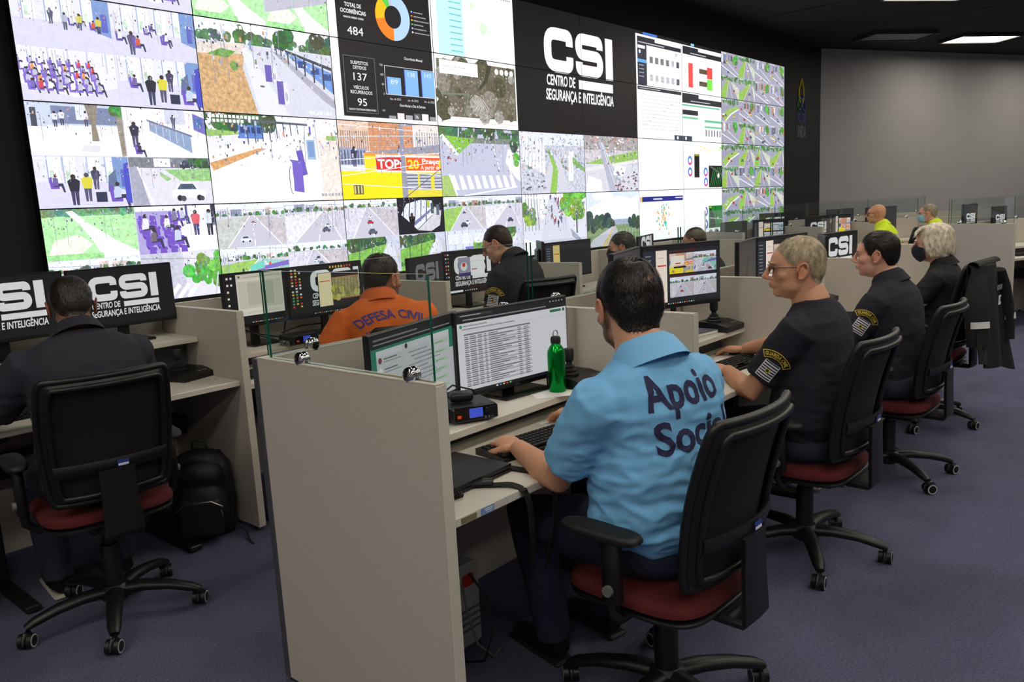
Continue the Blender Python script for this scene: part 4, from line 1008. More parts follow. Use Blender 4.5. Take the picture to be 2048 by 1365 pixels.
def s_vms(shop=True, dark=False):
    def f(v):
        v.r(0,0,1,1,(36,37,42)); v.r(0,.93,1,1,(24,24,28)); v.r(.0,.05,.15,.93,(46,50,60))
        for i in range(9): v.r(.03,.84-i*.07,.1,.855-i*.07,(150,155,165),.4)
        v.r(.16,.05,.3,.93,(250,236,222) if not dark else (236,206,130)); v.r(.18,.66,.29,.685,(214,60,50)); v.r(.18,.8,.26,.81,(190,180,170),.4)
        if dark: return
        rr = random.Random(9)
        if shop: g_shop(v.sub(.31,.12,.99,.84), rr); return
        for x0, x1, y0, y1, g in ((.33,.64,.52,.86,g_shop), (.64,.95,.52,.86,g_busy), (.33,.64,.12,.46,g_street), (.64,.95,.12,.46,g_street)): g(v.sub(x0,y0,x1,y1), rr)
        v.r(.34,.66,.52,.82,(240,236,220)); v.r(.4,.68,.47,.7,(220,60,50)); v.r(.38,.61,.54,.64,(24,24,26)); v.l(.31,.9,.7,.9,.003,(170,30,30)); v.l(.31,.48,.7,.48,.003,(170,30,30)); d_bar(v,(26,26,30),12)
    return f
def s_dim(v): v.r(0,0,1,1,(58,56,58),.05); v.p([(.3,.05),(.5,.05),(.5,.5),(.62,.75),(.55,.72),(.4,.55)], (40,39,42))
mon2('monitor with a green-topped chat page beside the spreadsheet', (1.535,1.955), (2.10,2.12), .885, 1.21, s_chat, k=.85)
mon2('monitor showing a white spreadsheet in front of the blue-shirted man', (2.025,2.06), (2.625,1.995), .88, 1.213, s_sheet, logo=True)
mon2('dim angled monitor next to the four-camera monitor', (2.85,1.905), (3.345,2.075), 1.04, 1.368, s_dim, shelf=.88, base=False)
mon2('monitor showing four camera pictures beside the grey-haired guard', (3.355,2.075), (3.85,1.9), 1.04, 1.366, s_vms(False), shelf=.88, base=False)
mon2('dim angled monitor next to the yellow shop picture', (4.21,1.965), (4.69,2.075), 1.0, 1.332, s_dim, shelf=.88)
mon2('monitor showing the yellow shop in front of the young guard', (4.70,2.075), (5.29,1.98), 1.0, 1.33, s_vms(True), shelf=.88)
mon2('dark angled monitor next to the white-haired woman\'s logo screen', (5.46,1.90), (5.74,2.05), .97, 1.29, s_csi(.0), shelf=.88)
mon2('black logo monitor in front of the white-haired woman', (5.75,2.06), (6.34,1.99), .96, 1.29, s_csi(), shelf=.88)
mon2('black monitor with white logo half hidden by the navy-shirted man\'s head', (.90,4.19), (1.46,4.19), 1.085, 1.397, s_csi(), shelf=1.0)
mon2('black monitor with the full white logo by the navy-shirted man', (1.475,4.19), (2.005,4.19), 1.085, 1.394, s_csi(), shelf=1.0)
mon2('monitor with a beige program window beside the man in orange', (2.29,4.2), (2.715,4.2), .975, 1.30, s_window, shelf=.86)
mon2('monitor full of desktop icons in front of the man in orange', (2.722,4.2), (3.29,4.19), .97, 1.30, s_desktop, shelf=.86)
mon2('dark logo monitor beside the partition of the guard in glasses', (3.53,4.0), (4.04,4.19), .965, 1.29, s_csi(.5), shelf=.86)
mon2('logo monitor with open window in front of the guard in glasses', (4.05,4.2), (4.62,4.16), .965, 1.296, s_csi_win, shelf=.86)
mon2('angled dark monitor next to the one with yellow column', (4.95,3.96), (5.2,4.22), 1.0, 1.31, s_dim, shelf=.86)
mon2('dark monitor with one yellow column in the second row', (5.25,4.2), (5.93,4.2), .96, 1.28, s_vms(dark=True), shelf=.86)
mon2('logo monitor behind the masked man', (6.42,4.0), (7.03,4.2), .94, 1.262, s_csi(), shelf=.86)
# screens of the turned wing (local frames)
def wing_mon(W, x0, y0, x1, y1, z0, z1, pic, label, **kw):
    a, b = (x0,y0), (x1,y1); c = mid(a, b)
    return monitor(label, c[0], c[1], math.atan2(y1-y0, x1-x0), math.hypot(x1-x0, y1-y0), z1-z0, z0, pic, shelf=.86, M=W, **kw)
wing_mon(W1,.05,.66,.36,.72,.97,1.37,s_csi_hi,'tall logo monitor beside the turned end partition')
wing_mon(W1,.56,.68,.86,.72,.95,1.32,s_csi_hi,'second logo monitor in the turned row')
wing_mon(W1,1.5,.5,2.05,.6,.94,1.3,s_vms(True),'monitor with a camera page at the turned row\'s middle place')
wing_mon(W2,.12,.6,.60,.68,.94,1.27,s_dim,'dim monitor at the first place of the yellow-vested row')
wing_mon(W2,.68,.66,1.16,.6,.94,1.27,s_vms(False),'camera monitor at the first place of the yellow-vested row')
wing_mon(W2,1.52,.6,2.0,.66,.94,1.275,s_csi(),'logo monitor in front of the bald man in glasses')
wing_mon(W2,2.04,.66,2.32,.6,.94,1.28,s_vms(True),'camera monitor beside the logo monitor of the yellow-vested row')
wing_mon(W2,2.55,.55,3.2,.62,.96,1.345,s_dim,'wide dim monitor in front of the man with a light blue mask')
wing_mon(W3,.2,.6,.75,.56,.95,1.3,s_csi(),'logo monitor at the first desk along the grey wall')
wing_mon(W3,1.6,.6,2.15,.56,.95,1.3,s_dim,'dim monitor at the middle desk along the grey wall')

# ---------------------------------------------------------------- small desk things
def keyboard(label, x, y, z, rz, w=.45, d=.15, near=False, M=None):
    t = thing('keyboard', label, 'keyboard', (x,y,z), rz, 'desk keyboards')
    if M: t.matrix_world = M @ Matrix.Translation((x,y,z)) @ Matrix.Rotation(rz, 4, 'Z')
    MB().prism([(-d/2,0), (d/2,0), (d/2,.022), (d/2-.03,.024), (-d/2+.004,.01)], -w/2, w/2, M=Matrix(((0,0,1,0),(1,0,0,0),(0,1,0,0),(0,0,0,1)))).build('body', M_BLACK, t)
    key = MB(); key.add([(-.008,-.008,0),(.008,-.008,0),(.008,.008,0),(-.008,.008,0),(-.0065,-.0065,.007),(.0065,-.0065,.007),(.0065,.0065,.007),(-.0065,.0065,.007)], [(4,5,6,7),(0,1,5,4),(1,2,6,5),(2,3,7,6),(3,0,4,7)])
    spots = []
    for r in range(6):
        yy = -d/2+.022+r*.0205
        xx = -w/2+.018
        while xx < w/2-.012:
            if not (.16 < xx+w/2-.0 < 0) and not (abs(xx-w*.165) < .006 or abs(xx-w*.31) < .006):
                wd = 6.0 if (r == 0 and abs(xx+.08) < .012) else 1.0
                if not (r == 0 and -.075 < xx < .04 and wd == 1.0): spots.append((xx+(.055 if wd > 1 else 0), yy, wd))
            xx += .0195
    zf = lambda yy: .0135+(yy+d/2)/d*.012
    if near:
        me = key.mesh('key', M_SOFTBLACK)
        for a, b, wd in spots:
            o = link('key', me, t, (a, b, zf(b))); o.scale = (wd, 1, 1)
    else:
        m = MB()
        for a, b, wd in spots: m.add([(vx*wd+a, vy+b, vz+zf(b)) for vx, vy, vz in key.v], key.f)
        tag(m.build('keys', M_SOFTBLACK, t), kind='stuff')
    return t
def mouse(label, x, y, z, rz, M=None):
    t = thing('mouse', label, 'computer mouse', (x,y,z), rz, 'computer mice')
    if M: t.matrix_world = M @ Matrix.Translation((x,y,z)) @ Matrix.Rotation(rz, 4, 'Z')
    def f(u, v):
        a = 2*PI*u; k = math.sin(PI/2*(1-v)); s = .031+.004*math.cos(a*2)
        return (s*math.cos(a)*k, .056*math.sin(a)*k, .004+.034*(1-(1-v)**2.2)**.5*(1-.18*math.sin(a)*k) if v > 0 else 0)
    MB().grid(24, 8, f).build('shell', M_BLACKGLOSS, t, 60)
    MB().cyl((-.004,.03,.033), (.004,.03,.033), .008, n=12).build('scroll_wheel', M_GREYPL, t)
    MB().tube([(0,.055,.008), (.005,.09,.004), (-.02,.13,.003)], .002, 6).build('cord', M_CABLE, t)
    return t
def joystick(label, x, y, z, rz, M=None):
    t = thing('camera_joystick', label, 'joystick', (x,y,z), rz, 'camera joysticks')
    if M: t.matrix_world = M @ Matrix.Translation((x,y,z)) @ Matrix.Rotation(rz, 4, 'Z')
    MB().prism([(-.09,0), (.09,0), (.09,.05), (.0,.048), (-.09,.028)], -.1, .1, M=Matrix(((0,0,1,0),(1,0,0,0),(0,1,0,0),(0,0,0,1)))).build('base', M_BLACK, t)
    MB().lathe([(.04,0),(.042,.008),(.03,.016),(.034,.022),(.022,.03),(.024,.036),(.013,.044),(.012,.06)], 20, M=Matrix.Translation((-.035,.02,.046))).build('boot', M_SOFTBLACK, t, 50)
    MB().lathe([(.012,.0),(.02,.008),(.022,.02),(.022,.05),(.019,.056),(.0,.058)], 16, M=Matrix.Translation((-.035,.02,.1))).build('knob', M_SOFTBLACK, t, 50)
    for i in range(3):
        for j in range(4): MB().box((.03+i*.022,-.05+j*.022,.047-.012*(1-j/4)), (.016,.012,.006), .002).build('button', M_GREYPL, t)
    return t
def coil(m, a, b, r, turns, wr, sag=0.):
    pts = []; A, B = Vector(a), Vector(b); d = (B-A).normalized(); x = d.cross(Vector((0,0,1))).normalized(); y = x.cross(d); n = turns*8
    for i in range(n+1):
        q = i/n; p = A.lerp(B, q)+Vector((0,0,-sag*4*q*(1-q))); pts.append(p+x*r*math.cos(q*turns*2*PI)+y*r*math.sin(q*turns*2*PI))
    m.tube(pts, wr, 5)
def radio(label, x, y, z, rz, handset=True):
    t = thing('radio_transceiver', label, 'radio', (x,y,z), rz, 'two-way radios')
    MB().box((0,.0,.034), (.17,.15,.052), .005).build('housing', M_BLACK, t)
    f = MB().box((0,-.083,.034), (.168,.018,.05), .005).build('front_panel', M_BLACKGLOSS, t)
    MB().box((.0,-.0925,.038), (.05,.002,.032), .0).build('display', mat('radio_lcd', (60,80,190), .3, emit=(60,85,210), es=.5), f)
    MB().box((-.062,-.0925,.03), (.014,.003,.01)).build('orange_key', mat('orange_key', (225,70,25), .4, emit=(225,70,25), es=.2), f)
    for i in range(3): MB().cyl((.035+.013*i,-.09,.018), (.035+.013*i,-.094,.018), .004, n=8).build('button', M_GREYPL, f)
    g = MB()
    for i in range(6): g.box((.066,-.0925,.016+i*.007), (.03,.004,.004))
    g.build('grille', M_SOFTBLACK, f)
    MB().cyl((.04,-.09,.044), (.04,-.102,.044), .008, n=14).build('volume_knob', M_BLACK, f)
    b = MB(); b.box((-.09,0,.016), (.006,.1,.03), .002); b.box((.09,0,.016), (.006,.1,.03), .002); b.box((0,0,.003), (.19,.1,.005)); b.build('bracket', M_STEEL, t)
    for s in (-1,1): MB().cyl((s*.093,.0,.022), (s*.105,.0,.022), .012, n=12).build('bracket_screw', M_STEEL, t)
    return t
def handset(label, x, y, z, rz):
    t = thing('radio_microphone', label, 'microphone', (x,y,z), rz)
    MB().box((0,0,.02), (.06,.085,.034), .013, seg=3).build('body', M_BLACK, t, 50)
    m = MB()
    for i in range(5): m.cyl((-.016+.008*i,-.02,.037), (-.016+.008*i,-.02,.039), .002, n=6)
    m.build('speaker_holes', M_GREYPL, t)
    MB().tube([(.02,.04,.02), (.06,.05,.03), (.12,.02,.035), (.17,-.06,.0), (.185,-.12,-.06), (.15,-.18,-.077), (.1,-.2,-.077)], .0035, 6).build('cord', M_CABLE, t, 60)
    return t
def coil_cord(label, pts, z=None, r=.009):
    m = MB()
    for a, b in zip(pts, pts[1:]): coil(m, a, b, r, 8, .0028)
    return tag(m.build('coiled_cord', M_CABLE, None, 60), label, 'cord')
# the blue-shirted man's place
keyboard('black keyboard under the blue-shirted man\'s hands', 2.06, 1.715, .7605, R(-7), near=True)
mouse('black mouse by the blue-shirted man\'s keyboard', 2.40, 1.79, .7605, R(-60))
radio('black two-way radio with blue screen near the end partition', 1.945, 1.945, .8505, R(-25))
handset('radio hand microphone lying on the two-way radio', 1.93, 1.955, .9115, R(50))
joystick('black camera joystick behind the green bottle', 2.565, 1.905, .8505, R(5))
t = thing('water_bottle', 'shiny green metal water bottle with loop cap', 'bottle', (2.425, 1.905, .852))
MB().lathe([(.0,.0),(.033,.0),(.036,.006),(.036,.15),(.034,.165),(.026,.18),(.019,.19),(.0175,.198),(.0,.198)], 32).build('body', mat('green_anodised', (6,140,52), .22, metal=.9), t, 40)
MB().lathe([(.02,.196),(.0205,.2),(.0205,.214),(.017,.222),(.0,.223)], 24).build('cap', M_SOFTBLACK, t, 40)
MB().tube([(.015*math.cos(a),0,.232+.014*math.sin(a)) for a in [2*PI*i/18 for i in range(18)]], .0022, 6, closed=True).build('carry_ring', M_STEEL, t, 60)
def sheet(label, x, y, z, rz, w=.21, d=.297, curl=.01):
    def f(u, v): return ((u-.5)*w, (v-.5)*d, .001+curl*max(0, (u-.7))**2*6)
    t = MB().grid(6, 6, f, thick=.0008).build('paper_sheet', M_PAPER, None, 40, (x,y,z)); t.rotation_euler = (0,0,rz); return tag(t, label, 'paper', 'loose papers')
sheet('white paper sheet under the green bottle', 2.45, 1.955, .8505, R(-35))
sheet('white paper sheet by the mouse of the blue-shirted man', 2.33, 1.775, .7603, R(-20), .2, .15, 0)
t = thing('document_folder', 'black leather folder lying behind the end partition', 'folder', (1.60, 1.715, .7605), R(2))
def _pf(z0, k):
    return lambda u, v: ((u-.5)*.36*k, (v-.5)*.25*k, z0+.012*math.sin(PI*v)*math.sin(PI*u))
MB().box((0,0,.006), (.36,.25,.012), .004).build('back_cover', mat('black_leather', (13,13,14), .38, bump=.3, bscale=150), t, 40)
MB().grid(10, 8, lambda u, v: ((u-.5)*.355, (v-.5)*.245, .026+.006*math.sin(PI*u)*math.sin(PI*v)), thick=.008).build('front_cover', MATS['black_leather'], t, 50)
MB().box((0.003,0,.015), (.345,.236,.012), .002).build('pages', mat('grey_pages', (60,60,62), .8), t)
MB().tube([(-.17,-.121,.017), (.17,-.121,.017), (.178,.0,.017), (.17,.121,.017)], .004, 6).build('zip', M_BLACKMETAL, t)
def strap(label, pts, w=.032, buckle=None):
    t = thing('bag_strap', label, 'strap', pts[0], 0)
    P = [Vector(p)-Vector(pts[0]) for p in pts]
    # smooth path
    Q = []
    for i in range(len(P)-1):
        a, b = P[i], P[i+1]; p0 = P[max(i-1,0)]; p3 = P[min(i+2,len(P)-1)]
        for k in range(6):
            s = k/6; Q.append(.5*((2*a)+(-p0+b)*s+(2*p0-5*a+4*b-p3)*s*s+(-p0+3*a-3*b+p3)*s**3))
    Q.append(P[-1])
    vs = []; fs = []
    for i, q in enumerate(Q):
        d = (Q[min(i+1,len(Q)-1)]-Q[max(i-1,0)]).normalized(); side = Vector((.86,.2,0)) if abs(d.z) > .8 else d.cross(Vector((0,0,1)))
        side.normalize(); up = side.cross(d).normalized()
        for a, b in ((-1,0), (1,0), (1,1), (-1,1)): vs.append(q+side*w/2*a+up*.0025*b)
    for i in range(len(Q)-1):
        for j in range(4): fs.append((i*4+j, i*4+(j+1) % 4, i*4+4+(j+1) % 4, i*4+4+j))
    fs += [(3,2,1,0), tuple(len(vs)-4+j for j in range(4))]
    MB().add(vs, fs).build('webbing', mat('black_webbing', (15,15,15), .8, bump=.5, bscale=500), t, 40)
    if buckle:
        b = Vector(buckle)-Vector(pts[0]); m = MB().box((0,0,.006), (.075,.042,.012), .004); m.box((-.045,0,.005), (.03,.036,.009), .003)
        o = m.build('buckle', M_BLACK, t, None, b); o.rotation_euler = (0,0,R(-50))
        q = MB(); q.box((.02,.012,.0125), (.03,.004,.002)); q.box((.02,-.012,.0125), (.03,.004,.002)); o2 = q.build('buckle_ridges', M_GREYPL, o)
    return t
strap('black bag strap with plastic buckle hanging over the desk edge', [(1.56,1.66,.775), (1.60,1.61,.766), (1.645,1.555,.765), (1.675,1.50,.766), (1.685,1.452,.735), (1.69,1.445,.62), (1.70,1.46,.5)], buckle=(1.625,1.585,.768))
strap('plain black bag strap beside the buckled one over the desk edge', [(1.77,1.70,.766), (1.79,1.64,.765), (1.80,1.56,.765), (1.80,1.49,.766), (1.81,1.452,.73), (1.80,1.447,.6), (1.76,1.46,.48)])
coil_cord('black coiled cord on the desk behind the end partition', [(1.41,1.60,.772), (1.47,1.585,.772), (1.53,1.575,.772)], r=.011)
# the grey-haired guard's place
keyboard('black keyboard before the grey-haired guard', 3.56, 1.69, .7605, R(-4))
mouse('mouse under the grey-haired guard\'s hand', 3.86, 1.80, .7605, R(20))
joystick('black camera joystick on the grey-haired guard\'s shelf', 3.905, 1.93, .8805, R(0))
t = thing('spiral_notebook', 'grey spiral notebook on the shelf under the camera monitor', 'notebook', (3.72, 2.04, .8805), R(-8))
MB().box((0,0,.008), (.2,.27,.014), .002).build('pages', M_PAPER, t); MB().box((0,0,.0165), (.204,.274,.003), .001).build('cover', mat('grey_blue_cover', (92,96,112), .5), t)
m = MB()
for i in range(18): m.tube([(-.1+.006*math.cos(a), -.12+i*.0143, .01+.01*math.sin(a)) for a in [2*PI*k/8 for k in range(8)]], .0012, 4, closed=True)
m.build('spiral', M_BLACKMETAL, t)
sheet('white paper under the grey-haired guard\'s keyboard', 3.72, 1.80, .7603, R(10), .2, .14, 0)
mb = MB().lathe([(.0,0),(.03,0),(.032,.01),(.032,.24),(.028,.26),(.02,.27),(.02,.3),(.0,.302)], 20); tag(mb.build('thermos_flask', M_BLACKGLOSS, None, 50, (4.16,2.10,.8805)), 'black upright flask by the dim angled monitor of the young guard', 'flask')
keyboard('black keyboard before the young guard', 4.8, 1.68, .7605, 0)
joystick('black camera joystick on the young guard\'s desk', 5.18, 1.86, .7605+.12, 0)
keyboard('black keyboard before the white-haired woman', 6.1, 1.68, .7605, 0)
# the navy-shirted man's place
joystick('black camera joystick on the navy-shirted man\'s desk', 1.90, 3.93, .8005, R(15))
mouse('mouse nearest the joystick on the navy-shirted man\'s desk', 1.715, 3.97, .8005, R(-70))
mouse('mouse at the edge of the navy-shirted man\'s desk', 1.62, 3.84, .8005, R(10))
keyboard('keyboard hidden by the navy-shirted man', 1.18, 3.82, .8005, 0)
# the man in orange
radio('black two-way radio with pale screen by the man in orange', 2.62, 3.99, .8605, R(0))
keyboard('keyboard beside the radio of the man in orange', 2.32, 3.78, .7705, R(4))
sheet('white paper on the desk of the man in orange', 2.22, 3.70, .7703, R(15))
_ci = 0; _cl = ['curving low beside the stand of the beige-window monitor', 'looping higher behind the radio under the beige-window monitor', 'dropping from the icon-filled monitor', 'running level below the icon-filled monitor']
for pts in ([(2.33,4.28,.9),(2.42,4.2,.95),(2.52,4.15,.9),(2.6,4.14,.868)], [(2.36,4.28,.99),(2.48,4.24,.93),(2.58,4.2,.9),(2.7,4.15,.868)], [(2.75,4.3,1.0),(2.72,4.27,.94),(2.66,4.2,.89),(2.62,4.18,.868)], [(2.68,4.25,.9),(2.85,4.28,.92),(3.0,4.3,.91),(3.15,4.27,.9)]):
    _ci += 1; mm = MB().tube([Vector(p) for p in pts], .005, 6).build('monitor_cable', M_CABLE, None, 60); tag(mm, 'black cable '+_cl[_ci-1]+' of the man in orange', 'cable', 'cables below the orange man\'s monitors')
keyboard('keyboard before the guard in glasses', 4.15, 3.78, .7705, 0)
keyboard('keyboard before the masked man', 5.62, 3.78, .7705, 0)
for W, x, lb in ((W1,.55,'keyboard at the first place of the turned row by the jacket'), (W2,1.9,'keyboard of the bald man in glasses'), (W2,3.1,'keyboard of the man with light blue mask')):
    keyboard(lb, x, .25, .7705, 0, M=W)
mouse('mouse at the first place of the turned row by the jacket', .95, .25, .7705, 0, M=W1)
# power box and cables under the near desk
t = thing('power_supply_box', 'white power supply box with red plug under the near desk', 'power box', (1.86, 2.06, 0))
MB().box((0,0,.16), (.15,.28,.32), .012).build('case', mat('dull_white_case', (170,170,166), .6), t)
MB().box((.0,-.153,.27), (.05,.012,.04), .003).build('red_socket', mat('red_plug', (190,30,26), .5), t)
for i in range(4): MB().box((0,-.151,.08+i*.025), (.1,.004,.008)).build('vent_slot', M_GREYPL, t)
for i, pts in enumerate(([(1.62,1.86,.27),(1.58,1.8,.2),(1.6,1.78,.08),(1.66,1.76,.008),(1.72,1.78,.008)], [(1.66,1.86,.3),(1.7,1.82,.2),(1.66,1.76,.1),(1.62,1.77,.008),(1.56,1.84,.008)])):
    MB().tube([Vector(p)-Vector((1.66,2.02,0)) for p in pts], .004, 6).build('power_cord', mat('grey_cord', (120,120,118), .5) if i == 0 else M_CABLE, t, 60)

t = thing('added_dark_tower', 'added black computer tower darkening the space beside the white power box', 'computer', (1.52, 1.93, 0))  # made-up tower, added to darken the shaded space under the desk
MB().box((0,0,.215), (.18,.42,.40), .008).build('case', M_BLACK, t); MB().box((0,-.213,.215), (.17,.008,.38), .003).build('front_panel', M_BLACKGLOSS, t)
MB().cyl((0,-.217,.36), (0,-.221,.36), .009, n=12).build('power_button', M_GREYPL, t)
for x in (-.07,.07):
    for y in (-.17,.17): MB().cyl((x,y,0), (x,y,.016), .014, n=10).build('foot', M_SOFTBLACK, t)
# ---------------------------------------------------------------- office chairs
def sup(x, y, n=4., k=24):
    out = []
    for i in range(k):
        a = 2*PI*i/k; c, s = math.cos(a), math.sin(a)
        out.append((x*math.copysign(abs(c)**(2/n), c), y*math.copysign(abs(s)**(2/n), s)))
    return out
def cushion(rx, ry, h, n=4., k=32, rings=6, dome=.012):
    vs = []; fs = []
    prof = [(1-.1, 0.), (1., h*.3), (1., h*.6), (.96, h*.88), (.85, h), (.5, h+dome*.8), (.12, h+dome)]
    for q, z in prof: vs += [(x*q, y*q, z+.0) for x, y in sup(rx, ry, n, k)]
    m = len(prof)
    for i in range(m-1):
        for j in range(k): fs.append((i*k+j, i*k+(j+1) % k, (i+1)*k+(j+1) % k, (i+1)*k+j))
    fs.append(tuple(range(k-1,-1,-1))); fs.append(tuple((m-1)*k+j for j in range(k)))
    return vs, fs
def chair(label, x, y, yaw=0., base=0., hs=.47, back=.53, sticker=True, arms=True, lowpoly=False):
    t = thing('office_chair', label, 'chair', (x, y, 0), yaw, 'office chairs')
    hub = MB().lathe([(.045,.07),(.06,.085),(.06,.125),(.045,.14)], 16).build('base_hub', M_BLACK, t, 40)
    for i in range(5):
        a = base-yaw+i*2*PI/5; d = Vector((math.cos(a), math.sin(a), 0))
        pts = [d*r+Vector((0,0,z)) for r, z in ((.03,.112), (.12,.118), (.22,.108), (.30,.088), (.335,.074))]
        lg = MB().tube(pts, [.036,.033,.029,.026,.018], 10, flat=.72).build('base_leg', M_BLACK, t, 50)
        e = d*.325; n = Vector((-d.y, d.x, 0)); ca = a+[.6,-1.1,.9,-.4,1.5][i]; cd = Vector((math.cos(ca), math.sin(ca), 0)); cn = Vector((-cd.y, cd.x, 0))
        m = MB(); c = e+cd*.018+Vector((0,0,.029))
        m.cyl(e+Vector((0,0,.05)), e+Vector((0,0,.078)), .009, n=8)
        for s in (-1, 1):
            m.cyl(c+cn*.008*s, c+cn*.026*s, .0285, n=18, mi=0)
            m.cyl(c+cn*.0255*s, c+cn*.0268*s, .026, n=18, mi=1); m.cyl(c+cn*.0262*s, c+cn*.028*s, .02, n=16, mi=0)
        m.tube([c+(cd*math.cos(q)+Vector((0,0,1))*math.sin(q))*.031 for q in [R(v) for v in (-10,30,70,110,150,190)]], [.008]*6, 8, flat=3.0 if False else 1.0)
        m.build('caster', [M_BLACK, M_WHEEL], lg, 40)
    MB().lathe([(.037,.1),(.037,.30),(.033,.31),(.0,.311)], 18).build('gas_sleeve', M_BLACK, t, 40)
    MB().cyl((0,0,.3), (0,0,hs-.06), .022, n=14).build('gas_piston', M_BLACKGLOSS, t, 40)
    MB().box((0,-.02,hs-.068), (.18,.26,.045), .012).build('tilt_mechanism', M_BLACK, t)
    MB().tube([(.08,.02,hs-.07),(.2,.03,hs-.075),(.27,.03,hs-.07)], [.006,.006,.011], 8).build('height_lever', M_BLACK, t, 50)
    vs, fs = cushion(.235,.235,.025,4.5); MB().add([(a,b+.01,c+hs-.045) for a,b,c in vs], fs).build('seat_pan', M_BLACK, t, 40)
    vs, fs = cushion(.242,.238,.05,4.); MB().add([(a,b+.01,c+hs-.025-.02*max(0,b-.12)) for a,b,c in vs], fs).build('seat_cushion', M_RED, t, 50)
    # back
    z0 = hs+.075
    def B(u, v, off=0.):
        w = .205+.022*math.sin(PI*min(v,1)*.8)
        yy = -.23-.075*v-.03*v*v+.045*abs(u)**2.2+off
        return Vector((u*w, yy+.012*math.sin(PI*v), z0+v*back))
    per = fillet([(-.2,0.), (-.96,.0), (-1,.06), (-1,.96), (-.94,1.0), (.94,1.), (1,.96), (1,.06), (.96,.0), (.2,0.)], .12, 4)
    per2 = [(u*.86, .055+v*.885) for u, v in per]
    def dens(p):
        out = []
        for a, b in zip(p, p[1:]):
            k = max(1, int(math.hypot((b[0]-a[0])*.2, (b[1]-a[1])*.5)/.035))
            for i in range(k): out.append((a[0]+(b[0]-a[0])*i/k, a[1]+(b[1]-a[1])*i/k))
        return out+[p[-1]]
    o1, o2 = dens(per+[per[0]]), None
    m = MB()
    m.tube([B(u,v) for u, v in o1], .0135, 8)
    m.tube([B(u*.87,.055+v*.885,-.022) for u, v in o1], .011, 8)
    k = len(o1); A = [B(u,v,-.004) for u,v in o1]; C = [B(u*.87,.055+v*.885,-.026) for u,v in o1]
    m.add(A+C, [(i, i+1, k+i+1, k+i) for i in range(k-1)])
    m.build('back_frame', M_BLACK, t, 60)
    MB().grid(14, 16, lambda u, v: B((u*2-1)*.9, .05+v*.9, -.006), thick=.003).build('back_mesh', M_MESH, t, 60)
    m = MB(); m.grid(14, 4, lambda u, v: B((u*2-1)*.9, .235+v*.1, -.036-.008*math.sin(PI*v)), thick=.008); m.build('lumbar_band', M_BLACK, t, 60)
    m = MB(); m.grid(6, 8, lambda u, v: B((u*2-1)*(.36-.1*v+.12*max(0,v-.8)), -.26+v*.52, -.045-.03*(1-v)), thick=-.014); m.build('back_bracket', M_BLACK, t, 60)
    MB().box((0,-.2,hs-.055), (.14,.2,.03), .01).build('bracket_arm', M_BLACK, t)
    if sticker:
        c = B(.12,.29,-.049); s = MB().box(c, (.04,.0025,.024)).build('asset_sticker', mat('sticker_navy', (40,60,150), .5), t)
        MB().box(c+Vector((0,-.0015,-.005)), (.036,.001,.008)).build('barcode_strip', M_PRINT_W, s)
    if arms:
        for s in (-1, 1):
            m = MB(); m.tube([(s*.12,.0,hs-.06), (s*.24,.0,hs-.055), (s*.275,.0,hs-.02), (s*.28,-.005,hs+.06)], .017, 8, flat=.6, up=(0,1,0)); m.box((s*.28,-.005,hs+.115), (.035,.06,.2), .008)
            p = m.build('arm_post', M_BLACK, t, 50)
            MB().cyl((s*.297,-.005,hs+.06), (s*.31,-.005,hs+.06), .016, n=14).build('adjust_knob', M_GREYPL, p)
            vs, fs = cushion(.042,.135,.026,3.,24,dome=.004); MB().add([(a+s*.282,b+.03,c+hs+.21) for a,b,c in vs], fs).build('arm_pad', M_SOFTBLACK, t, 50)
    return t
chair('office chair with blue sticker and red seat under the navy-shirted man', 1.18, 3.30, R(-8), R(30), hs=.50, back=.485)
chair('office chair holding the man in the light blue polo', 2.0, 1.18, R(-2), R(35), hs=.45, back=.485)
chair('office chair holding the grey-haired guard', 3.31, 1.24, R(-2), R(-5), hs=.44, back=.485)
chair('office chair holding the young guard in the navy shirt', 4.55, 1.24, R(-2), R(-58), hs=.435, back=.47)
chair('office chair under the hanging black jacket', 5.76, 1.36, R(-4), R(-30), hs=.48)
chair('office chair of the man in orange', 2.72, 3.28, R(-15), R(10), hs=.47, back=.48)
chair('office chair standing behind the guard in glasses', 4.08, 3.46, R(-14), R(10), hs=.545, back=.5)
chair('office chair of the masked man', 5.62, 3.28, 0, R(10), hs=.48)
_c = W1 @ Vector((.70,-.22,0)); chair('empty office chair with red seat beside the turned end partition', _c.x, _c.y, WA+R(-60), R(15), hs=.47)
for nm, q in (('bald man in glasses', (10.85,2.98)), ('man with a light blue mask', (11.66,2.58))):
    chair('office chair of the yellow-vested '+nm, q[0], q[1], R(5), 0, hs=.49)
# ---------------------------------------------------------------- people
from mathutils import noise as mnoise
def remesh(mb, vox, it=4, fac=.5):
    me = mb.mesh('tmp', M_BLACK); o = bpy.data.objects.new('tmp', me); COL.objects.link(o)
    r = o.modifiers.new('r', 'REMESH'); r.mode = 'VOXEL'; r.voxel_size = vox
    if it:
        s = o.modifiers.new('s', 'SMOOTH'); s.factor = fac; s.iterations = it
    dg = bpy.context.evaluated_depsgraph_get(); dg.update()
    m2 = bpy.data.meshes.new_from_object(o.evaluated_get(dg))
    n = len(m2.vertices); V = np.empty(n*3); m2.vertices.foreach_get('co', V); V = V.reshape(-1, 3)
    nr = np.empty(n*3); m2.vertices.foreach_get('normal', nr); nr = nr.reshape(-1, 3)
    F = [tuple(p.vertices) for p in m2.polygons]
    bpy.data.objects.remove(o); bpy.data.meshes.remove(me); bpy.data.meshes.remove(m2)
    return V, F, nr
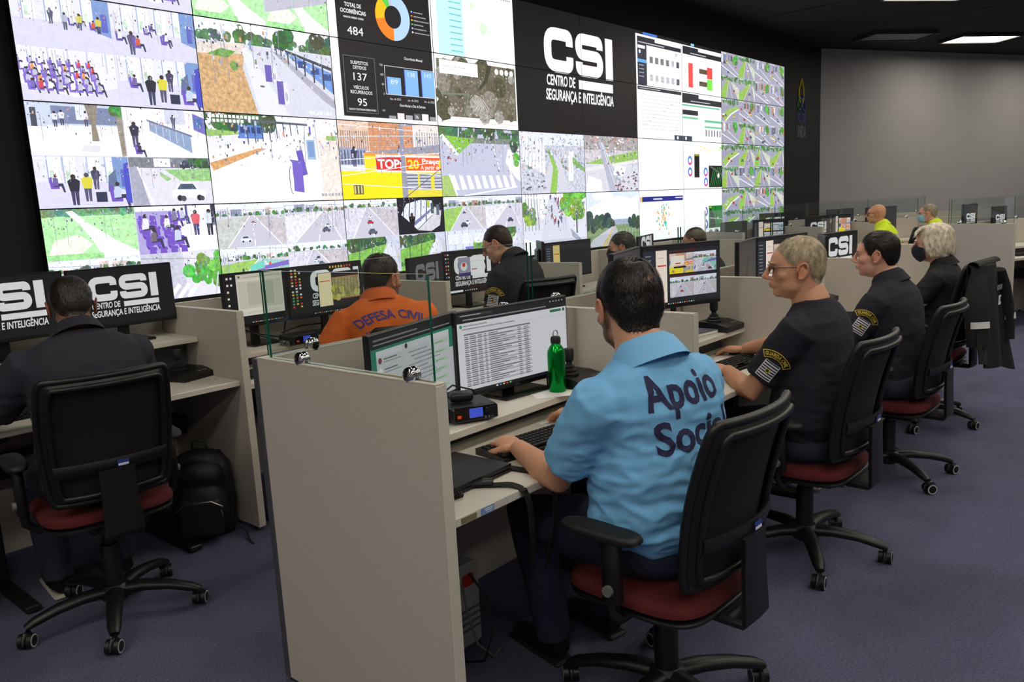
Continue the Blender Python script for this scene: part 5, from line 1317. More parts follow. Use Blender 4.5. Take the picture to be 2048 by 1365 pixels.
def lap(V, F, it, mask=None, lam=.5):
    E = np.array(sorted({(min(a, b), max(a, b)) for f in F for a, b in zip(f, f[1:]+f[:1])})); n = len(V)
    deg = np.bincount(E.ravel(), minlength=n).astype(float); deg[deg == 0] = 1; k = lam if mask is None else lam*mask[:,None]
    for _ in range(it):
        S = np.stack([np.bincount(E[:,0], V[E[:,1],c], n)+np.bincount(E[:,1], V[E[:,0],c], n) for c in range(3)], 1)
        V = V+k*(S/deg[:,None]-V)
    return V
def vnorm(V, F):
    me = bpy.data.meshes.new('n'); me.from_pydata(V.tolist(), [], F); me.update(); nr = np.empty(len(V)*3); me.vertices.foreach_get('normal', nr); bpy.data.meshes.remove(me); return nr.reshape(-1,3)
def sm(a, b, x): 
    t = np.clip((x-a)/(b-a), 0, 1); return t*t*(3-2*t)
def mk(name, V, F, m, parent, cols=None, smooth=True):
    me = bpy.data.meshes.new(name); me.from_pydata(V.tolist() if hasattr(V, 'tolist') else V, [], F); me.materials.append(m)
    if cols is not None:
        at = me.attributes.new('Col', 'FLOAT_COLOR', 'POINT'); at.data.foreach_set('color', np.ascontiguousarray(np.hstack([cols, np.ones((len(cols), 1))]), dtype=np.float32).ravel())
    me.update()
    if smooth: me.shade_smooth()
    return link(name, me, parent)
def xf(V, M): return V @ np.array(M.to_3x3()).T + np.array(M.translation)
M_SKIN = mat('skin', (200,150,120), .48, spec=.4, attr='Col', noise=.06, nscale=90, bump=.08, bscale=350)
M_SKIN.node_tree.nodes['Principled BSDF'].inputs['Subsurface Weight'].default_value = .08
M_SKIN.node_tree.nodes['Principled BSDF'].inputs['Subsurface Radius'].default_value = (.012,.005,.003)
M_EYE = mat('eye_white', (225,220,215), .15); M_IRIS = mat('dark_iris', (36,24,18), .1); M_LENS = M_GLASS
def hair_mat(nm, c): return mat('hair_'+nm, c, .42, spec=.45, noise=.45, nscale=55, bump=.7, bscale=160, stretch=(1,1,.35))
def head(sp):
    """returns skin (V,F,C), hair (V,F) in head space: origin mid head, +Y face, +Z up"""
    m = MB(); w = sp.get('fat', 1.)
    def E(c, r): m.ell(c, r, 18, 12)
    E((0,-.02,.034), (.076,.097,.086)); E((0,-.035,.0), (.07,.078,.08)); E((0,.03,-.02), (.064*w,.062,.08)); E((0,.052,.03), (.058,.045,.055))
    E((0,.03,-.072), (.056*w,.056,.04)); E((0,.070,-.096), (.028*w,.024,.021)); E((0,.02,-.1), (.045*w,.05,.024*w))
    for s in (-1, 1):
        E((s*.044*w,.058,-.022), (.024,.028,.024)); E((s*.026,.086,.03), (.026,.012,.0085)); E((s*.040*w,.026,-.066), (.022*w,.044,.034))
        E((s*.031,.074,.008), (.0165,.012,.0135))
        E((s*.0125,.103,-.034), (.0095,.013,.009))
        # ear
        ex = s*.078; pts = []
        for q in range(15):
            a = R(-120)+R(300)*q/14; pts.append((ex+s*(.010+.004*math.sin(a)), -.012-.020*math.cos(a)*(1 if True else 1)-.006*math.sin(a), -.008+.031*math.sin(a)))
        m.tube(pts, .0052, 8); m.ell((ex+s*.004,-.010,-.008), (.006,.016,.026), 10, 8); m.ell((ex+s*.004,-.002,-.034), (.0065,.009,.009), 10, 8)
    nz = sp.get('nose', 1.); m.tube([(0,.089,.03), (0,.102+.006*nz,.0), (0,.114+.010*nz,-.026), (0,.108,-.036)], [.0095,.0105,.0145,.010], 12)
    E((0,.098,-.0555), (.024,.0105,.0072)); E((0,.096,-.068), (.021,.011,.008)); E((0,.088,-.06), (.03,.012,.02))
    m.tube([(0,-.028,-.03), (0,-.04,-.1), (0,-.05,-.19)], [.056*w,.056*w,.066*w], 20)
    V, F, N = remesh(m, sp.get('vox', .0032), int(5*(.0035/sp.get('vox', .0032))**1.2)+1, .5)
    x, y, z = V[:,0], V[:,1], V[:,2]
    keep = np.clip(np.exp(-((x/.017)**4+((z+.012)/.03)**4))*(y > .07)+np.exp(-((x/.03)**4+((z+.062)/.013)**4))*(y > .07)+np.exp(-(((np.abs(x)-.031)/.02)**4+((z-.01)/.016)**4))*(y > .05)+sm(.066,.074,np.abs(x)), 0, 1)
    V = lap(V, F, int(30*(.003/sp.get('vox', .0032))**1.5)+4, 1-keep); N = vnorm(V, F)
    base = np.array(lin(sp['skin'])); C = np.tile(base, (len(V), 1))
    x, y, z = V[:,0], V[:,1], V[:,2]
    red = np.exp(-((y-.11)**2/.0003+(z+.028)**2/.0004+x**2/.0004))*.7+sm(.074,.086,np.abs(x))*.55+np.exp(-((np.abs(x)-.045)**2/.0005+(z+.02)**2/.0005+(y-.06)**2/.001))*.35
    C *= 1+red[:,None]*np.array([.12,-.14,-.14])
    lip = np.exp(-((x/.021)**4+((z+.061)/.0085)**4))*(y > .086); C = C*(1-lip[:,None]*.55)+np.array(lin((150,82,74)))*lip[:,None]*.55
    sock = np.exp(-(((np.abs(x)-.031)/.02)**2+((z-.008)/.013)**2))*(y > .05); C *= 1-.22*sock[:,None]
    if sp.get('beard'):
        b = sm(-.02,-.05,z)*sm(-.03,.02,y)*sm(-.118,-.1,z)*(1-lip)*(1-np.exp(-((x/.02)**4+((z+.045)/.006)**4))*.3)
        b = np.clip(b+np.exp(-(((np.abs(x)-.066)/.012)**2+((y-.02)/.014)**2+((z+.02)/.035)**2)), 0, 1)*sp['beard']
        C = C*(1-b[:,None])+np.array(lin(sp.get('beardc', (40,30,26))))*b[:,None]
    hair = None
    if sp.get('hair') and sp['hair'] != 'long':
        hy = [-.13,-.085,-.06,-.035,-.012,.01,.03,.045,.06,.075,.1]; ln = sp.get('front', .078)
        hz = [-.082,-.078,-.055,.0,.036,.02,.03,.048,ln-.012,ln,ln+.012]
        if sp.get('sideburn'): hz[5] = -.01; hz[6] = .005
        k = z-np.interp(y, hy, hz)
        k = np.where(np.abs(x) > .083, -.02, k)
        if sp.get('patch'):
            px, py, rx, ry = sp['patch']; st = np.sin((z*.8-y)*330+np.sin(x*60)*1.2)
            k = k-.22*np.exp(-(((x-px)/rx)**4+((y-py)/ry)**4))*(z > .05)*(.45+.7*st)
        th = sp.get('thick', .009); d = np.where(k > 0, th*(.12+.88*sm(0,.04,k))*(1+.25*sm(.06,.12,z)), -.004)
        ns = np.array([mnoise.noise(Vector((a*90, b*90, c*55))) for a, b, c in V]); d = d+np.where(k > 0, ns*.0022*(th/.009), 0)
        HV = V+N*d[:,None]; keep = k > -.006
        HF = [f for f in F if all(keep[i] for i in f)]
        idx = -np.ones(len(V), int); used = sorted({i for f in HF for i in f}); idx[used] = range(len(used))
        HV = HV[used]; HF = [tuple(int(idx[i]) for i in f) for f in HF]; HN = N[used]; hk = k[used]
        hair = strands(HV, HF, HN, hk, sp.get('nst', 2600), sp.get('len', .022), sp.get('seed', 3))
    elif sp.get('hair') == 'long':
        rr = random.Random(8); hm = MB()
        hm.ell((0,-.024,.046), (.088,.106,.084)); hm.ell((0,-.05,.0), (.09,.08,.085))
        for i in range(120):
            a = R(180)+R(rr.uniform(-132,132)); face = abs(abs((math.degrees(a)-180))-132) < 30
            end = rr.uniform(100,128) if abs(math.degrees(a)-180) < 100 else rr.uniform(72,100); ph = rr.uniform(0,6); pts = []; rad = []
            grow = rr.uniform(.0,.012); a2 = a+R(rr.uniform(-12,12))
            for q in range(9):
                t_ = q/8; th = R(8+(end-8)*t_); aa = a+(a2-a)*t_+.13*math.sin(ph+t_*9)*t_; k = 1+.06*math.sin(ph+t_*8)*t_+grow*8*t_
                sx, sy, sz = .088*k, .104*k, .094*k
                pts.append((math.sin(th)*math.sin(aa)*sx, -.026+math.sin(th)*math.cos(aa)*sy, .036+math.cos(th)*sz-.085*max(0,t_-.5)*1.6)); rad.append(.0105*(1-.55*t_)+.004)
            hm.tube(pts, rad, 7)
        for i in range(22):                                   # swept fringe
            x0 = rr.uniform(-.05,.06); pts = [(x0*.5,.02,.118), (x0,.06,.108), (x0*1.15-.012,.085,.088), (x0*1.3-.03,.09,.066)]; hm.tube(pts, [.011,.012,.010,.006], 7)
        HV, HF, HN = remesh(hm, .004, 3, .5)
        ns = np.array([mnoise.noise(Vector((a*38, b*38, c*26))) for a, b, c in HV]); HV = HV+HN*(ns*.003)[:,None]
        hair = strands(HV, HF, HN, np.ones(len(HV)), 3600, .03, 4, curl=.6)
    return V, F, N, C, hair
def strands(HV, HF, HN, hk, n, L, seed, curl=0.):
    rr = np.random.RandomState(seed); cand = np.where(hk > .004)[0]
    if not len(cand): return HV, HF
    pick = rr.choice(cand, n); V = [tuple(p) for p in HV]; F = list(HF); crown = np.array([.01,-.05,.12])
    for i in pick:
        p, nn = HV[i], HN[i]; d = p-crown; d = d+rr.normal(0, .02+.03*curl, 3); 
        if curl: d = d*.4+np.array([0,0,-.06])+rr.normal(0,.03,3)
        d = d-nn*np.dot(d, nn); l = np.linalg.norm(d)
        if l < 1e-5: continue
        d /= l; s = np.cross(nn, d); wd = .0007+.0005*rr.rand(); le = L*(.5+rr.rand()*.8)*(.45 if p[2] < -.01 and not curl else 1); lift = .0012+.002*rr.rand(); o = len(V)
        for q in (0, .35, .7, 1.):
            c = p+d*le*q+nn*(lift*math.sin(PI*min(q+.12,1))*1.3-.0045*q*q+.004*curl*math.sin(q*5+i)); ww = wd*(1-q*.85)
            V.append(tuple(c-s*ww)); V.append(tuple(c+s*ww))
        for q in range(3): F.append((o+q*2, o+q*2+1, o+q*2+3, o+q*2+2))
    return np.array(V), F
def hand(m, W, d, n, side, curl=.5, spread=1., s=1.):
    """adds palm and five fingers: W wrist, d finger direction, n back-of-hand normal, side = towards the thumb"""
    d = d.normalized(); n = (n-d*n.dot(d)).normalized(); t = d.cross(n)*side; t.normalize()
    m.tube([W-d*.02*s, W+d*.02*s, W+d*.06*s, W+d*.092*s], [.027*s,.033*s,.039*s,.036*s], 14, flat=.48, up=n)
    m.ell(tuple(W+d*.03*s+t*.026*s-n*.006*s), (.018*s,.018*s,.016*s), 10, 8)
    for i, (o, L) in enumerate(((.0285,.074), (.0095,.084), (-.0095,.078), (-.028,.061))):
        p = W+d*.086*s+t*o*s; f = (d+t*o*4*spread*.5).normalized(); pts = [p-f*.02*s, p]; a = .12+curl*.35
        for k, q in enumerate((.44, .32, .26)):
            f2 = (f*math.cos(a)-n*math.sin(a)).normalized(); p = p+f2*L*q*s; pts.append(p); a += curl*(.75 if k == 0 else .55)
        m.tube(pts, [.0095*s,.0098*s,.0088*s,.0082*s,.0066*s], 8)
    p = W+d*.022*s+t*.03*s; f = (d*.72+t*.7-n*.25).normalized(); f2 = (d*.95+t*.25-n*.3).normalized()
    m.tube([W+d*.01*s, p, p+f*.036*s, p+f*.036*s+f2*.03*s, p+f*.036*s+f2*.052*s], [.014*s,.0155*s,.0115*s,.0108*s,.0078*s], 8)
def ik(S, T, a, b, hint):
    D = T-S; L = min(D.length, (a+b)*.995); D.normalize(); x = (a*a-b*b+L*L)/(2*L); h = math.sqrt(max(0, a*a-x*x))
    u = hint-D*hint.dot(D); u.normalize(); return S+D*x+u*h, S+D*L
def proj_mesh(name, tri, bvh, org, rt, up, dr, m, parent, off=.0015, step=.012, back=.35):
    """lay flat 2-D polygons (V,F) on a surface by projecting along dr"""
    bm = bmesh.new(); vv = [bm.verts.new((a, b, 0)) for a, b in tri[0]]
    for f in tri[1]:
        try: bm.faces.new([vv[i] for i in f])
        except ValueError: pass
    for _ in range(4):
        es = [e for e in bm.edges if e.calc_length() > step]
        if not es: break
        bmesh.ops.subdivide_edges(bm, edges=es, cuts=1, use_grid_fill=False)
        bmesh.ops.triangulate(bm, faces=[f for f in bm.faces if len(f.verts) > 3])
    dead = []
    for v in bm.verts:
        p = org+rt*v.co.x+up*v.co.y; h = bvh.ray_cast(p-dr*back, dr, back*2)
        if h[0] is None: dead.append(v)
        else: v.co = h[0]-dr*off*.6+h[1]*off*(1 if h[1].dot(dr) < 0 else -1)
    bmesh.ops.delete(bm, geom=dead, context='VERTS')
    me = bpy.data.meshes.new(name); bm.to_mesh(me); bm.free(); me.materials.append(m)
    return link(name, me, parent)
def text2d(st, w, h=None, bold=.02, arc=0.):
    V, F, W, mn, mx = text_tris(st, bold); cap = text_tris('H')[4]; V = V.copy(); V[:,0] = (V[:,0]/W-.5)*w; V[:,1] = V[:,1]*((h or w/W*cap)/cap)
    if arc:
        a = V[:,0]/arc; r = arc+V[:,1]; V = np.stack([r*np.sin(a), r*np.cos(a)-arc], 1)
    return V, F
def rect2d(x0, y0, x1, y1): return (np.array([(x0,y0),(x1,y0),(x1,y1),(x0,y1)]), [(0,1,2,3)])
def join2d(L):
    V = []; F = []
    for a, f in L: o = len(V); V += [tuple(p) for p in a]; F += [tuple(i+o for i in q) for q in f]
    return np.array(V), F
def arcband(r0, r1, a0, a1, cy, n=14):
    V = []; F = []
    for i in range(n+1):
        a = a0+(a1-a0)*i/n; V += [(r0*math.sin(a), cy+r0*math.cos(a)), (r1*math.sin(a), cy+r1*math.cos(a))]
    for i in range(n): F.append((2*i, 2*i+1, 2*i+3, 2*i+2))
    return np.array(V), F

def person(label, seat, hs, crown, yaw, hyaw, hpit, wr, wl, sp, shirt, sleeve='short', trousers=(30,34,52), s=1., wide=1., belly=1., tilt=0., group=None, collar=None, vox=.009, elbow=None, curl=(.45,.45), fold=1., hscale=1., hands=True, neck=0.):
    T = thing('person', label, 'person', (seat[0], seat[1], 0), yaw, group)
    inv = (Matrix.Translation((seat[0], seat[1], 0)) @ Matrix.Rotation(yaw, 4, 'Z')).inverted()
    L = lambda p: inv @ Vector(p)
    cr = L(crown); hs_ = hscale
    Rh = Matrix.Rotation(hyaw-yaw, 4, 'Z') @ Matrix.Rotation(-hpit, 4, 'X') @ Matrix.Rotation(tilt, 4, 'Y')
    Hc = cr-(Rh.to_3x3() @ Vector((0,-.02,.122)))*hs_
    HM = Matrix.Translation(Hc) @ Rh @ Matrix.Scale(hs_, 4)
    P = Vector((0,-.045,hs+.095)); nk = HM @ Vector((0,-.052,-.14+neck)); N = Vector((nk.x*.9, nk.y-.012, nk.z+.005))
    mid_ = (P+N)/2+Vector((0,-.045,0))
    def spn(t): return P*(1-t)**2+mid_*2*t*(1-t)+N*t*t
    def torso(m, off, t0=0.):
        st = [(-.12,.150,.105),(0,.172,.125),(.15,.172*belly,.130*belly),(.3,.165*belly,.132*belly),(.45,.168*max(1,belly*.97),.126*max(1,belly*.95)),(.6,.178,.122),(.74,.19,.118),(.85,.182,.102),(.93,.145,.08),(1.0,.075,.062)]
        vs = []; fs = []; k = 28; n = 0
        for t, rx, ry in st:
            if t < t0: continue
            c = spn(max(t, 0)) if t >= 0 else P+Vector((0,0,t*.55)); d = (spn(min(1,max(t,0)+.03))-spn(max(0,min(t,.97)-.0))).normalized() if t >= 0 else Vector((0,0,1))
            xx = Vector((1,0,0)); yy = d.cross(xx).normalized()
            for j in range(k):
                a = 2*PI*j/k; ca, sa = math.cos(a), math.sin(a); e = .84
                q = c+xx*(rx*s*wide+off)*math.copysign(abs(ca)**e, ca)+yy*(ry*s+off)*math.copysign(abs(sa)**e, sa); vs.append(q)
            n += 1
        for i in range(n-1):
            for j in range(k): fs.append((i*k+j, i*k+(j+1) % k, (i+1)*k+(j+1) % k, (i+1)*k+j))
        fs.append(tuple(range(k-1,-1,-1))); fs.append(tuple((n-1)*k+j for j in range(k)))
        m.add(vs, fs)
    sh = spn(.83); joints = {}
    for sd, w, nm in ((1, wr, 'r'), (-1, wl, 'l')):
        S = sh+Vector((sd*.172*s*wide, .01, -.018)); Wt = L(w)
        hint = Vector((sd*.55,-.5,-.75)) if not (elbow and nm in elbow) else L(elbow[nm])-S
        El, Wr = ik(S, Wt, .30*s, .265*s, hint); joints[nm] = (S, El, Wr)
    def arm(m, off, S, El, Wr, upto, k=1., cut=None):
        pts = [S+(El-S)*q for q in (-.06,.25,.6,1.)]+[El+(Wr-El)*q for q in (.25,.6,1.)]
        rad = [.062,.058,.051,.044,.047,.038,.028]; rad = [r*s*k+off for r in rad]
        if cut: rad[0] *= .6; rad[1] *= .72; rad[2] *= .85
        if cut == 'long': rad = [r*.8 for r in rad[:6]]+rad[6:]
        n = max(2, int(round(upto*6))+1); m.tube(pts[:n], rad[:n], 16)
    # body
    B = MB(); torso(B, -.022); cov = .55 if sleeve == 'short' else .98
    for nm in 'rl': arm(B, 0., *joints[nm], 1.0, cut=sleeve)
    B.tube([spn(.9), N, nk+Vector((0,.012,.06))], [.075*s,.066*hs_*s,.058*hs_], 18)
    kn = {}; 
    for sd in (1,-1):
        h = P+Vector((sd*.09*s,.04,-.02)); k = Vector((sd*.15,.44*s,hs+.045)); an = Vector((sd*.13,.36*s,.10)); kn[sd] = (h,k,an)
        B.tube([h,(h+k)/2,k,(k+an)/2+Vector((0,-.015,0)),an], [.088*s,.075*s,.056*s,.05*s,.036*s], 14); B.tube([an,an+Vector((0,.05,-.045)),an+Vector((0,.16,-.06))], [.036,.036,.026], 10)
    V1, F1, N1 = remesh(B, vox, 4)
    base = np.array(lin(sp['skin']))*.97; C1 = np.tile(base, (len(V1), 1))
    V2, F2, N2, C2, hair = head(sp); V2 = xf(V2, HM)
    parts = [(V1,F1,C1),(V2,F2,C2)]
    HF_ = {}
    if hands:
        for nm, sd in (('r',1),('l',-1)):
            S, El, Wr = joints[nm]; d = (Wr-El).normalized(); d = Vector((d.x*.5-sd*.06, abs(d.y)+.35, d.z*.25-.04)).normalized()
            HF_[nm] = (Wr, d, Vector((sd*.12,0,1)), sd); hm = MB(); hand(hm, Wr, d, Vector((sd*.12,0,1)), sd, curl[0 if nm == 'r' else 1], 1., s*1.02)
            V3, F3, N3 = remesh(hm, .0034 if vox < .01 else .006, 2); parts.append((V3,F3,np.tile(base, (len(V3),1))))
    V = np.vstack([p[0] for p in parts]); C = np.vstack([p[2] for p in parts]); F = []; o = 0
    for p in parts: F += [tuple(i+o for i in f) for f in p[1]]; o += len(p[0])
    body = mk('body', V, F, M_SKIN, T, C)
    if hair is not None: mk('hair', xf(hair[0], HM), hair[1], hair_mat(sp['hn'], sp['hc']), T)
    # eyes and brows
    for sd in (-1, 1):
        e = MB().ell((sd*.0305,.0795,.008), (.0095,.0075,.006), 12, 8); e.ell((sd*.0305,.0865,.008), (.0042,.0016,.0042), 10, 6, mi=1)
        e.build('eye', [M_EYE, M_IRIS], T, 60).matrix_local = HM
        MB().tube([(sd*.012,.1,.026), (sd*.028,.0995,.032), (sd*.044,.088,.028)], [.0026,.0036,.002], 6).build('eyebrow', hair_mat(sp['hn'], sp['hc']), T, 60).matrix_local = HM
    if sp.get('glasses'):
        g = MB()
        for sd in (-1, 1):
            g.tube([(sd*.033+.023*math.cos(a), .104-.012*abs(math.cos(a) if math.cos(a)*sd > 0 else 0), .004+.016*math.sin(a)) for a in [2*PI*i/20 for i in range(20)]], .0014, 6, closed=True)
            g.tube([(sd*.056,.094,.01), (sd*.072,.07,.011), (sd*.083,.01,.008), (sd*.085,-.015,-.004)], .0018, 6)
        g.tube([(-.01,.106,.008), (0,.11,.011), (.01,.106,.008)], .0014, 6)
        go = g.build('glasses', M_BLACKGLOSS, T, 60); go.matrix_local = HM
        for sd in (-1, 1):
            lm = MB().prism([(sd*.033+.022*math.cos(a), .004+.015*math.sin(a)) for a in [2*PI*i/16 for i in range(16)]], 0, .001, M=Matrix(((1,0,0,0),(0,0,-1,.101),(0,1,0,0),(0,0,0,1))))
            lm.build('lens', M_LENS, go)
    if sp.get('mask'):
        fw = sp.get('fat', 1.)
        def mf(u, v):
            an = (u*2-1)*R(84); f = abs(u*2-1)
            yc = float(np.interp(v, [0,.12,.35,.6,.8,1.], [.074,.098,.118,.129,.126,.110])); zz = -.122+.124*v
            zz = zz-(.026*f*f if v > .5 else 0)*(v-.5)*2+.028*f*f*(1-v)
            return (.076*fw*math.sin(an), .022+(yc-.022)*max(0, math.cos(an))**.75, zz)
        mo = MB().grid(24, 12, mf, thick=-.002).build('face_mask', mat('mask_%d_%d_%d' % sp['mask'], sp['mask'], .8), T, 70); mo.matrix_local = HM
        for sd in (-1, 1): MB().tube([(sd*.066,.045,-.03), (sd*.08,.01,-.02), (sd*.088,-.018,.0), (sd*.084,-.03,-.02), (sd*.07,.03,-.075)], .0015, 5).build('ear_loop', mo.data.materials[0], mo, 60)
    # clothes
    sm_ = shirt if not isinstance(shirt, tuple) else mat('cloth_%d_%d_%d' % shirt, shirt, .85, noise=.06, nscale=25, bump=.25, bscale=700)
    Sh = MB(); torso(Sh, .010, t0=-.2); up = .5 if sleeve == 'short' else 1.0
    for nm in 'rl':
        S, El, Wr = joints[nm]
        if sleeve == 'short':
            q = S+(El-S)*.76; Sh.tube([S+(El-S)*-.1, S+(El-S)*.3, S+(El-S)*.55, q], [.078*s,.08*s,.073*s,.07*s], 18); Sh.ell(tuple(S), (.076*s,.074*s,.07*s))
        else: arm(Sh, .016, S, El, El+(Wr-El)*.93, 1.0); Sh.ell(tuple(S), (.072*s,.07*s,.068*s))
        Sh.tube([spn(.93)+Vector((0,-.005,.0)), spn(.9)*.5+S*.5+Vector((0,0,.012)), S], [.066*s,.062*s,.07*s], 14)
    VS, FS, NS = remesh(Sh, max(vox, .008), 5)
    if fold:
        A = np.array([(mnoise.noise(Vector((a*7, b*7, c*16)))*.6+mnoise.noise(Vector((a*15+3, b*15, c*34)))*.4) for a, b, c in VS]); A = 1-2*np.abs(A)
        low = .35+.65*sm(N.z-.1, P.z+.12, VS[:,2]); VS = VS+NS*((A-.5)*.009*fold*low)[:,None]
    so = mk('shirt', VS, FS, sm_, T)
    if collar:
        cm = collar if not isinstance(collar, tuple) else mat('collar_%d_%d_%d' % collar, collar, .85)
        ax = (nk+(HM.to_3x3() @ Vector((0,.02,.09)))-spn(.93)).normalized(); cx = Vector((1,0,0)); cy = ax.cross(cx).normalized(); c0 = N+Vector((0,.004,0))-ax*.02
        def cf(u, v):
            a = R(-90)+ (u-.5)*R(318); f = abs(u-.5)*2
            pr = ((.058,.050), (.063,.062), (.08,.044), (.104,-.012-.012*f))
            i = min(2, int(v*3)); q = v*3-i; rr = pr[i][0]*(1-q)+pr[i+1][0]*q; zz = pr[i][1]*(1-q)+pr[i+1][1]*q
            return c0+cx*rr*1.06*hs_*s*math.cos(a)+cy*rr*1.0*hs_*s*math.sin(a)*1.0+ax*(zz-.012*max(0,math.sin(a)))*s
        MB().grid(40, 6, cf, thick=-.003).build('collar', cm, so, 60)
    Tr = MB()
    Tr.ell(tuple(P+Vector((0,.0,-.005))), (.2*s*wide,.185*s,.115*s)); Tr.ell(tuple(P+Vector((0,.1,-.02))), (.19*s*wide,.16*s,.085*s))
    for sd in (1,-1):
        h,k,an = kn[sd]; Tr.tube([h-Vector((0,.05,0)),(h+k)/2,k,(k+an)/2+Vector((0,-.012,0)),an+Vector((0,-.005,-.02))], [.108*s,.104*s,.082*s,.068*s,.06*s], 16)
    VT, FT, NT = remesh(Tr, max(.011, vox), 4); A = np.array([mnoise.noise(Vector((a*10,b*10,c*10))) for a, b, c in VT]); VT = VT+NT*(A*.004)[:,None]
    mk('trousers', VT, FT, mat('trouser_%d_%d_%d' % trousers, trousers, .9, noise=.15, nscale=30, bump=.3, bscale=500), T)
    for sd in (1,-1):
        an = kn[sd][2]; m = MB(); m.tube([an+Vector((0,-.05,-.045)), an+Vector((0,.0,-.04)), an+Vector((0,.1,-.055)), an+Vector((0,.19,-.066)), an+Vector((0,.215,-.068))], [.034,.044,.042,.034,.018], 12, flat=.9)
        sh_ = m.build('shoe', mat('black_shoe', (14,14,15), .5), T, 60)
        MB().box(tuple(an+Vector((0,.08,-.0905))), (.082,.29,.018), .008).build('shoe_sole', mat('pale_sole', (170,165,155), .6) if sp.get('sneaker') else M_SOFTBLACK, sh_)
    mw = Matrix.Translation((seat[0], seat[1], 0)) @ Matrix.Rotation(yaw, 4, 'Z')
    return dict(T=T, shirt=so, bvh=BVHTree.FromPolygons([Vector(p) for p in VS], FS), spn=spn, J=joints, s=s, P=P, N=N, H=HF_)
def sleeve_patch(pr, q=.42, side='l', sc=1., dirv=None):
    """arched yellow unit tab above a striped flag on the outer sleeve"""
    S, El, Wr = pr['J'][side]; up = (S-El).normalized(); dr = Vector((1,0,0)) if side == 'l' else Vector((-1,0,0))
    if dirv: dr = Vector(dirv).normalized()
    dr = (dr-up*dr.dot(up)).normalized(); rt = -up.cross(dr).normalized()*-1; rt = dr.cross(up).normalized()
    c = S+(El-S)*q; b = pr['bvh']; so = pr['shirt']; k = sc
    yel = mat('patch_yellow', (205,180,50), .8); blk = mat('patch_black', (16,16,18), .8); wht = mat('patch_white', (220,220,225), .8); nav = mat('patch_navy', (28,30,60), .8)
    P1 = lambda nm, tri, m, off: proj_mesh(nm, tri, b, c, rt, up, dr, m, so, off*.001+.0015, .012, .2)
    o = P1('unit_tab', arcband(.056*k,.086*k,R(-52),R(52),-.018*k), yel, .5); arc = arcband(.059*k,.083*k,R(-49),R(49),-.018*k); P1('unit_tab_field', arc, blk, 1.0)
    tx = text2d('GUARDA CIVIL', .1*k, .014*k, .03, .064*k); tx = (tx[0]+np.array([0,.046*k]), tx[1]); P1('unit_tab_lettering', tx, yel, 1.6)
    P1('flag_patch', rect2d(-.034*k,-.062*k,.034*k,.018*k), wht, .6)
    P1('flag_stripes', join2d([rect2d(-.031*k,-.058*k+i*.0115*k,.031*k,-.0525*k+i*.0115*k) for i in range(7)]), nav, 1.1)
    P1('flag_crest', arcband(.0,.011*k,0,2*PI,-.022*k), yel, 1.6); P1('flag_crest_core', arcband(.0,.006*k,0,2*PI,-.022*k), nav, 2.1)

LIGHT = (218,170,142); TAN = (206,152,120); DARK = (140,96,72); PINK = (222,168,146)
NAVY = (30,33,50); NAVYT = (22,28,46); BLK = (20,20,22)
p_left = person('person in a dark navy polo seen from behind at the logo screens', (1.19,3.32), .53, (1.262,3.565,1.388), R(-6), R(-18), R(28), (1.52,3.86,.835), (.93,3.84,.835),
    dict(skin=DARK, hair='short', hn='brownblack', hc=(38,30,26), thick=.006, nst=3000, len=.012, sneaker=1), (38,37,50), wide=1.12, s=1.03, collar=(34,34,46), belly=1.08)
p_or = person('person in an orange civil defence polo turned towards the next desk', (2.78,3.20), .49, (2.775,3.365,1.372), R(-26), R(-78), R(8), (3.06,3.76,.81), (2.46,3.70,.81),
    dict(skin=TAN, hair='short', hn='darkbrown', hc=(44,34,28), thick=.011, beard=.75, beardc=(70,58,50), fat=1.15, patch=(0,-.03,.03,.03)), (236,112,40), wide=1.2, s=1.04, belly=1.15, collar=(226,104,44), neck=.035, hscale=1.06)
p_g3 = person('person in dark uniform with glasses bending over the second row', (4.12,3.52), .55, (4.16,3.80,1.462), R(5), R(24), R(26), (4.25,3.95,.83), (3.98,3.86,.83),
    dict(skin=LIGHT, hair='short', hn='brown', hc=(48,34,28), thick=.005, glasses=1, len=.01), (28,30,38), sleeve='long', wide=1.12, s=1.05, collar=(28,30,38))
p_blue = person('person in a light blue polo typing at the near desk', (2.04,1.235), .475, (1.995,1.288,1.4085), R(-12), R(-36), R(14), (2.29,1.72,.805), (1.89,1.665,.80),
    dict(skin=TAN, hair='short', hn='black', hc=(24,19,17), thick=.012, beard=.85, beardc=(34,26,22), patch=(.03,-.082,.042,.035), sideburn=1, fat=1.14, nst=4600, len=.028, vox=.003, glasses=1), (116,182,230), wide=1.16, s=1.05, belly=1.2, collar=(122,186,232), hscale=1.09, elbow=dict(l=(1.66,1.27,.5), r=(2.48,1.33,.66)), fold=2.0, trousers=(28,36,58), vox=.008)
p_old = person('person with grey hair and glasses in a navy guard T-shirt', (3.32,1.27), .45, (3.36,1.295,1.398), R(2), R(31), R(3), (3.79,1.74,.805), (3.30,1.60,.80),
    dict(skin=TAN, hair='short', hn='sandy_grey', hc=(186,170,142), thick=.008, glasses=1, nose=.9, fat=1.1, nst=4200, len=.018, vox=.003, front=.088), (13,17,33), wide=1.12, s=1.04, belly=1.15, hscale=1.05, elbow=dict(l=(3.02,1.36,.70)), vox=.008)
p_yng = person('person with short black hair in a navy guard shirt', (4.56,1.28), .445, (4.615,1.335,1.352), R(-4), R(9), R(3), (4.95,1.72,.81), (4.42,1.66,.81),
    dict(skin=PINK, hair='short', hn='black', hc=(24,19,17), thick=.010, sideburn=1, nst=3600, len=.02, vox=.003, front=.09, nose=.3), (24,25,38), sleeve='long', wide=1.08, s=1.03, collar=(24,25,38))
